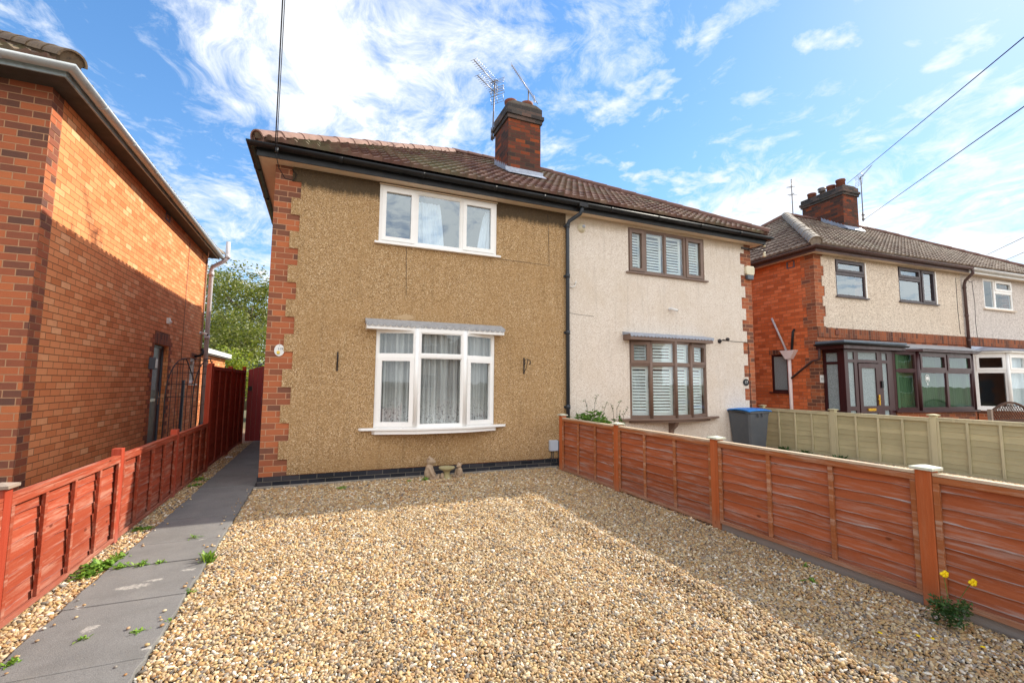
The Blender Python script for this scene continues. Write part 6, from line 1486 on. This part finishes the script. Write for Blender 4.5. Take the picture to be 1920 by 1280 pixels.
# ------------------------------------------------------------------ plants
def leaf_cluster(mb, c, n, spread, size, rnd, up=0.6, flat=False, elong=1.6):
    for _ in range(n):
        p = Vector(c)+Vector((rnd.gauss(0, spread[0]), rnd.gauss(0, spread[1]), abs(rnd.gauss(0, spread[2])) if flat else rnd.gauss(0, spread[2])))
        a = Vector((rnd.uniform(-1, 1), rnd.uniform(-1, 1), rnd.uniform(-up, up))).normalized(); b = a.cross(Vector((rnd.uniform(-1, 1), rnd.uniform(-1, 1), rnd.uniform(-1, 1)))).normalized()
        s = size*rnd.uniform(.6, 1.4); L = s*elong
        mb._add([p-a*L/2, p-b*s*.3+a*0, p+a*L/2, p+b*s*.3], [(0, 1, 2, 3)])
def weed(loc, r, h, n, label, mat=None, seed=0, group='small weeds growing through the gravel and path joints', size=None, name='weed', cat='weed'):
    rnd = random.Random(seed); mb = MB()
    for i in range(n):
        a = rnd.uniform(0, 6.28); el = rnd.uniform(.15, 1.2); L = (r*rnd.uniform(.5, 1.1)); w = (size or r*.22)*rnd.uniform(.7, 1.2)
        d = Vector((math.cos(a)*math.cos(el), math.sin(a)*math.cos(el), math.sin(el)*h/r)); s = Vector((-math.sin(a), math.cos(a), 0)); c = Vector((rnd.gauss(0, r*.25), rnd.gauss(0, r*.25), 0))
        p0 = c; p1 = c+d*L*.45; p2 = c+d*L*.8+Vector((0, 0, -L*.05)); p3 = c+d*L+Vector((0, 0, -L*.22))
        mb._add([p0-s*w*.15, p0+s*w*.15, p1+s*w*.5, p2+s*w*.42, p3, p2-s*w*.42, p1-s*w*.5], [(0, 1, 2, 6), (6, 2, 3, 5), (5, 3, 4)])
    o = mb.build(name, mat or M_LEAFB); o.location = loc; tag(o, label, cat, group); return o
WE = [((-1.50, 4.56, .01), .10, .07, 60, 'largest spreading weed clump at the foot of the red fence'),
      ((-1.53, 4.40, .01), .07, .05, 34, 'low weed clump just in front of the largest one by the red fence'),
      ((-1.44, 4.72, .01), .06, .05, 30, 'weed tuft at the path edge behind the largest clump'),
      ((-1.34, 4.455, .03), .05, .03, 26, 'bright weeds in the left end of the path joint'),
      ((-1.22, 4.455, .03), .045, .03, 24, 'bright weeds in the middle of the path joint'),
      ((-1.10, 4.45, .03), .035, .025, 16, 'small weeds at the right of the green path joint'),
      ((-1.01, 5.03, .03), .04, .04, 12, 'lone star shaped weed on the middle of the path'),
      ((-.77, 4.38, .01), .05, .10, 34, 'bushy weed at the path edge beside the gravel'),
      ((-1.57, 7.95, .01), .08, .05, 34, 'weed patch by the fence near the house corner'),
      ((-1.53, 7.55, .01), .08, .03, 30, 'flat weed patch left of the shaded path'),
      ((-1.53, 5.55, .01), .07, .03, 36, 'mossy weed patch beside the second red panel'),
      ((-1.38, 3.18, .02), .04, .04, 18, 'weed at the lower left end of the path'),
      ((-1.15, 3.33, .03), .03, .025, 12, 'tiny weed on the front slab left of its centre'),
      ((-.89, 3.31, .03), .03, .02, 10, 'tiny flat weed on the front slab near the gravel'),
      ((-.78, 3.40, .02), .025, .02, 8, 'tiny weed at the slab edge close to the front'),
      ((-.76, 3.83, .01), .03, .03, 10, 'small weed in the gravel beside the path'),
      ((1.46, 6.72, .01), .05, .07, 26, 'bright green weed in front of the larger bear'),
      ((0.32, 6.72, .01), .06, .02, 22, 'flat weed in the gravel below the brown wall'),
      ((1.24, 6.80, .01), .04, .03, 14, 'small weed against the plinth left of the bears'),
      ((-.55, 5.85, .01), .03, .02, 8, 'tiny green sprig in the shaded gravel by the path'),
      ((3.40, 2.35, .01), .04, .02, 10, 'tiny sprig in the gravel near the cedar fence'),
      ((3.62, 2.55, .01), .03, .03, 8, 'tiny seedling below the cedar fence panel')]
for i, (l, r, h, n, lb) in enumerate(WE): weed(l, r*1.45, h*1.3, int(n*1.5), lb, M_WEED, seed=20+i)
def poppy():
    P = empty('poppy_plant', (3.57, 1.62, 0.0), 'bushy green plant with two yellow flowers against the cedar fence', 'plant')
    rnd = random.Random(4); mb = MB()
    for k in range(26): 
        a = rnd.uniform(0, 6.28); r = rnd.uniform(0, .085); leaf_cluster(mb, (r*math.cos(a), r*math.sin(a), rnd.uniform(.02, .15)), 26, (.018, .018, .02), .017, rnd)
    mb.build('leaves', M_LEAFD, P)
    stems = MB()
    fl = [(.02, .03, .30), (.12, -.06, .27)]
    for f in fl:
        stems.tube([(0, 0, .05), (f[0]*.4, f[1]*.4, f[2]*.6), f], .0018, 5)
        mb = MB()
        for k in range(5):
            a = k*1.2566; mb.ellip((f[0]+.019*math.cos(a)-(.014 if k == 2 else 0), f[1]-.008+.004*math.sin(a), f[2]+.010*math.sin(a)), (.018, .008, .011), n=12, m=8)
        mb.build('flower', M_YELLOW, P)
    stems.build('stems', M_LEAFB, P)
poppy()
mb = MB(); rnd = random.Random(9)
fp = [(3.05, 1.72), (3.22, 1.62), (3.26, 1.57), (3.42, 1.42), (3.02, 1.55)]
for i, (x, y) in enumerate(fp[:4]):
    mb = MB(); mb.ellip((0, 0, .004), (.014, .010, .003), Matrix.Rotation(rnd.uniform(0, 3), 3, 'Z'), 8, 4); o = mb.build('fallen_petal', M_YELLOW); o.location = (x, y, .022)
    tag(o, ['yellow petal lying alone on the gravel left of the plant', 'yellow petal in a close pair on the gravel, the left one', 'yellow petal in a close pair on the gravel, the right one', 'yellow petal nearest the bottom of the flowering plant'][i], 'petal', 'fallen petals on the gravel')
def shrub(loc, label, n, spread, size, mat, seed, stems=(), h=0.0, name='shrub'):
    S_ = empty(name, loc, label, 'plant'); rnd = random.Random(seed); mb = MB()
    for k in range(n):
        c = (rnd.gauss(0, spread[0]), rnd.gauss(0, spread[1]), h+rnd.uniform(0, spread[2])); leaf_cluster(mb, c, 10, (.035, .03, .03), size, rnd, elong=1.9)
    mb.build('leaves', mat, S_)
    mb = MB()
    for (x, z, dx) in stems:
        mb.tube([(x*.3, 0, 0), (x*.7, 0, z*.6), (x, 0, z), (x+dx, 0.0, z+.12)], .004, 5)
    for k in range(5): mb.tube([(0, 0, 0), (rnd.uniform(-.2, .2), rnd.uniform(-.05, .05), h+spread[2]*.6)], .005, 5)
    st = mb.build('stems', M_BARK, S_)
    mb = MB()
    for (x, z, dx) in stems:
        for q in range(4): leaf_cluster(mb, (x+dx*q/3, 0, z+.12*q/3), 3, (.02, .015, .015), .022, rnd)
    if stems: mb.build('seed_heads', M_LEAFD, S_)
shrub((4.32, 6.72, 0), 'green leafy shrub behind the cedar fence at the foot of the downpipe', 46, (.20, .10, .22), .05, M_LEAFB, 5, [(.06, 1.12, .05), (-.1, 1.05, -.04), (.25, 1.0, .06)], .72)
shrub((4.82, 6.70, 0), 'sparse wiry plant with dark seed heads left of the bow window', 5, (.10, .05, .1), .03, M_LEAFD, 6, [(.0, 1.02, .08), (-.08, .98, -.05), (.14, .9, .1), (.05, .86, .02)], .70)
for i, (x, y, lb) in enumerate(((9.34, 6.95, 'small green weed at the base of the olive fence nearest the bin'), (9.34, 6.45, 'middle green weed at the base of the olive fence'), (9.30, 5.75, 'widest green weed at the base of the olive fence'))):
    weed((x, y, .0), .16, .17, 90, lb, M_LEAFD, seed=60+i, group='weeds along the olive fence', size=.03)
# crumbs of white litter by the shaded fence foot
mb = MB(); mb.ellip((0, 0, .02), (.05, .035, .022)); mb.ellip((.05, .03, .015), (.03, .03, .015)); o = mb.build('litter', M_WHITEPL); o.location = (-1.55, 10.0, 0); tag(o, 'crumpled white litter at the foot of the tall dark red fence', 'litter')

def tree(name, label, base, height, crown_c, crown_r, n_clump, leaf, seed, mat, trunk_r=.22, group=None, per=34):
    T = empty(name, base, label, 'tree', group); rnd = random.Random(seed)
    mb = MB(); top = height*.75
    mb.tube([(0, 0, -.1), (.1, 0, height*.25), (.0, .1, height*.5), (.1, 0, top)], .1, 10, rs=[trunk_r, trunk_r*.8, trunk_r*.55, trunk_r*.2])
    tips = []
    for k in range(16):
        z = height*rnd.uniform(.22, .7); a = rnd.uniform(0, 6.28); L = crown_r[0]*rnd.uniform(.5, .95)
        p1 = Vector((math.cos(a)*L*.5, math.sin(a)*L*.5, z+L*.35)); p2 = Vector((math.cos(a)*L, math.sin(a)*L, z+L*.8)); mb.tube([(0.03, 0, z), p1, p2], .05, 6, rs=[trunk_r*.35, trunk_r*.2, trunk_r*.06]); tips += [p1, p2]
    mb.build('trunk', M_BARK, T)
    vs = []; fs = []; C = Vector(crown_c)
    for k in range(n_clump):
        while True:
            d = Vector((rnd.uniform(-1, 1), rnd.uniform(-1, 1), rnd.uniform(-1, 1)))
            if .25 < d.length < 1: break
        if noise.noise(d*2.2+Vector((seed, 0, 0))) < -.18: continue
        k2 = 1+.25*noise.noise(d*1.7+Vector((seed*3, 1, 0)))
        c = C+Vector((d.x*crown_r[0], d.y*crown_r[1], d.z*crown_r[2]))*k2; cr2 = rnd.uniform(.18, .42)
        for q in range(per):
            p = c+Vector((rnd.gauss(0, cr2), rnd.gauss(0, cr2), rnd.gauss(0, cr2*.6))); s = leaf*rnd.uniform(.6, 1.3)
            a = Vector((rnd.uniform(-1, 1), rnd.uniform(-1, 1), rnd.uniform(-.8, .4))).normalized(); b = a.cross(Vector((rnd.uniform(-1, 1), rnd.uniform(-1, 1), rnd.uniform(-1, 1)))).normalized()
            o = len(vs); vs += [p-a*s, p-b*s*.45, p+a*s, p+b*s*.45]; fs.append((o, o+1, o+2, o+3))
    mb = MB(); mb.v = [tuple(v) for v in vs]; mb.f = fs; mb.sm = [False]*len(fs); mb.build('crown', mat, T)
tree('broadleaf_tree', 'tall yellowish green tree seen in the gap between the two houses', (-6.6, 30, 0), 8.2, (0, 0, 5.2), (2.6, 2.4, 3.2), 520, .085, 3, M_LEAF, .2)
tree('broadleaf_tree', 'leafy green tree rising beside the brown house corner', (-3.6, 27, 0), 7.2, (0, 0, 4.5), (2.0, 2.0, 2.9), 480, .08, 8, M_LEAF, .18)
tree('broadleaf_tree', 'dense green tree low behind the maroon gate', (-3.3, 22, 0), 4.3, (0, 0, 2.6), (1.5, 1.3, 1.7), 300, .07, 12, M_LEAF, .12)
tree('garden_shrub', 'yellow green shrub just behind the tall dark red fence', (-3.0, 18.6, 0), 2.6, (0, 0, 1.7), (.75, .6, .8), 120, .055, 15, M_LEAFY, .05)
# rear shed behind the gate
S_ = empty('garden_shed', (-2.5, 19.6, 0), 'grey green shed roof showing above the maroon gate', 'shed')
mb = MB(); mb.box(0, 2.2, 0, 1.8, 0, 2.0); mb.build('wall', M_FASCIAG, S_); mb = MB(); mb.box(-.1, 2.3, -.1, 1.9, 2.02, 2.10); mb.build('roof', M_GREYFR, S_)
mb = MB(); mb.box(-.12, .0, -.14, -.102, 1.7, 2.16); mb.build('corner_trim', M_FASCIAG, S_)
rnd = random.Random(77)
mb = MB()
for k in range(70):
    e_ = rnd.choice((-1, 1)); x = -0.785-abs(rnd.gauss(0, .07)) if e_ > 0 else -1.415+abs(rnd.gauss(0, .05)); y = rnd.uniform(2.6, 7.0); r_ = rnd.uniform(.005, .011)
    mb.ellip((x, y, .032+r_*.5), (r_*1.3, r_, r_*.6), Matrix.Rotation(rnd.uniform(0, 3), 3, 'Z'), 8, 5)
tag(mb.build('spilled_gravel', M_PEB), 'loose pebbles spilled along both edges of the tarmac path', 'gravel', kind='stuff')
print('pebbles', NP)

# ================================================================== OPPOSITE SIDE OF THE ROAD (mirrored in the panes)
def opposite(x, w, label, wm):
    H = empty('terraced_house', (x, -24, 0), label, 'house', 'houses across the road')
    mb = MB(); mb.box(0, w, -8, 0, 0, 5.0); mb.build('wall', wm, H)
    mb = MB(); mb._add([(-.3, .3, 5.0), (w+.3, .3, 5.0), (w+.3, -8.3, 5.0), (-.3, -8.3, 5.0), (2.5, -4, 7.6), (w-2.5, -4, 7.6)], [(0, 1, 5, 4), (1, 2, 5), (2, 3, 4, 5), (3, 0, 4), (3, 2, 1, 0)]); mb.build('roof', M_TILE3, H)
    for u in (1.0, w-2.9):
        for z in (0.9, 3.3):
            f = MB(); rects_grid(f, u, u+1.9, z, z+1.3, [(u+.08, u+.9, z+.08, z+1.22), (u+1.0, u+1.82, z+.08, z+1.22)], -.02, .05); fo = f.build('window', M_UPVC, H)
            g = MB(); g.box(u+.05, u+1.85, .005, .02, z+.05, z+1.25); g.build('pane', M_BLACKPL, fo)
    mb = MB(); mb.box(w/2-.45, w/2+.45, .0, .04, 0, 2.0); mb.build('door', M_BLUEDOOR, H)
    mb = MB(); mb.box(w/2-.4, w/2+.4, -4.4, -3.6, 6.8, 8.6); mb.build('chimney', M_BR_CHIM, H)
opposite(-11, 9.5, 'brick house across the road mirrored faintly in the left bay panes', M_BR_FRONT)
opposite(0.5, 9.5, 'cream house across the road mirrored faintly in the bow window', M_DASH_STONE)
opposite(12, 9.5, 'brick house across the road mirrored in the far right panes', M_BR_MAIN)

enrich(1.05)
# (kept last on purpose: materials are all defined by now)
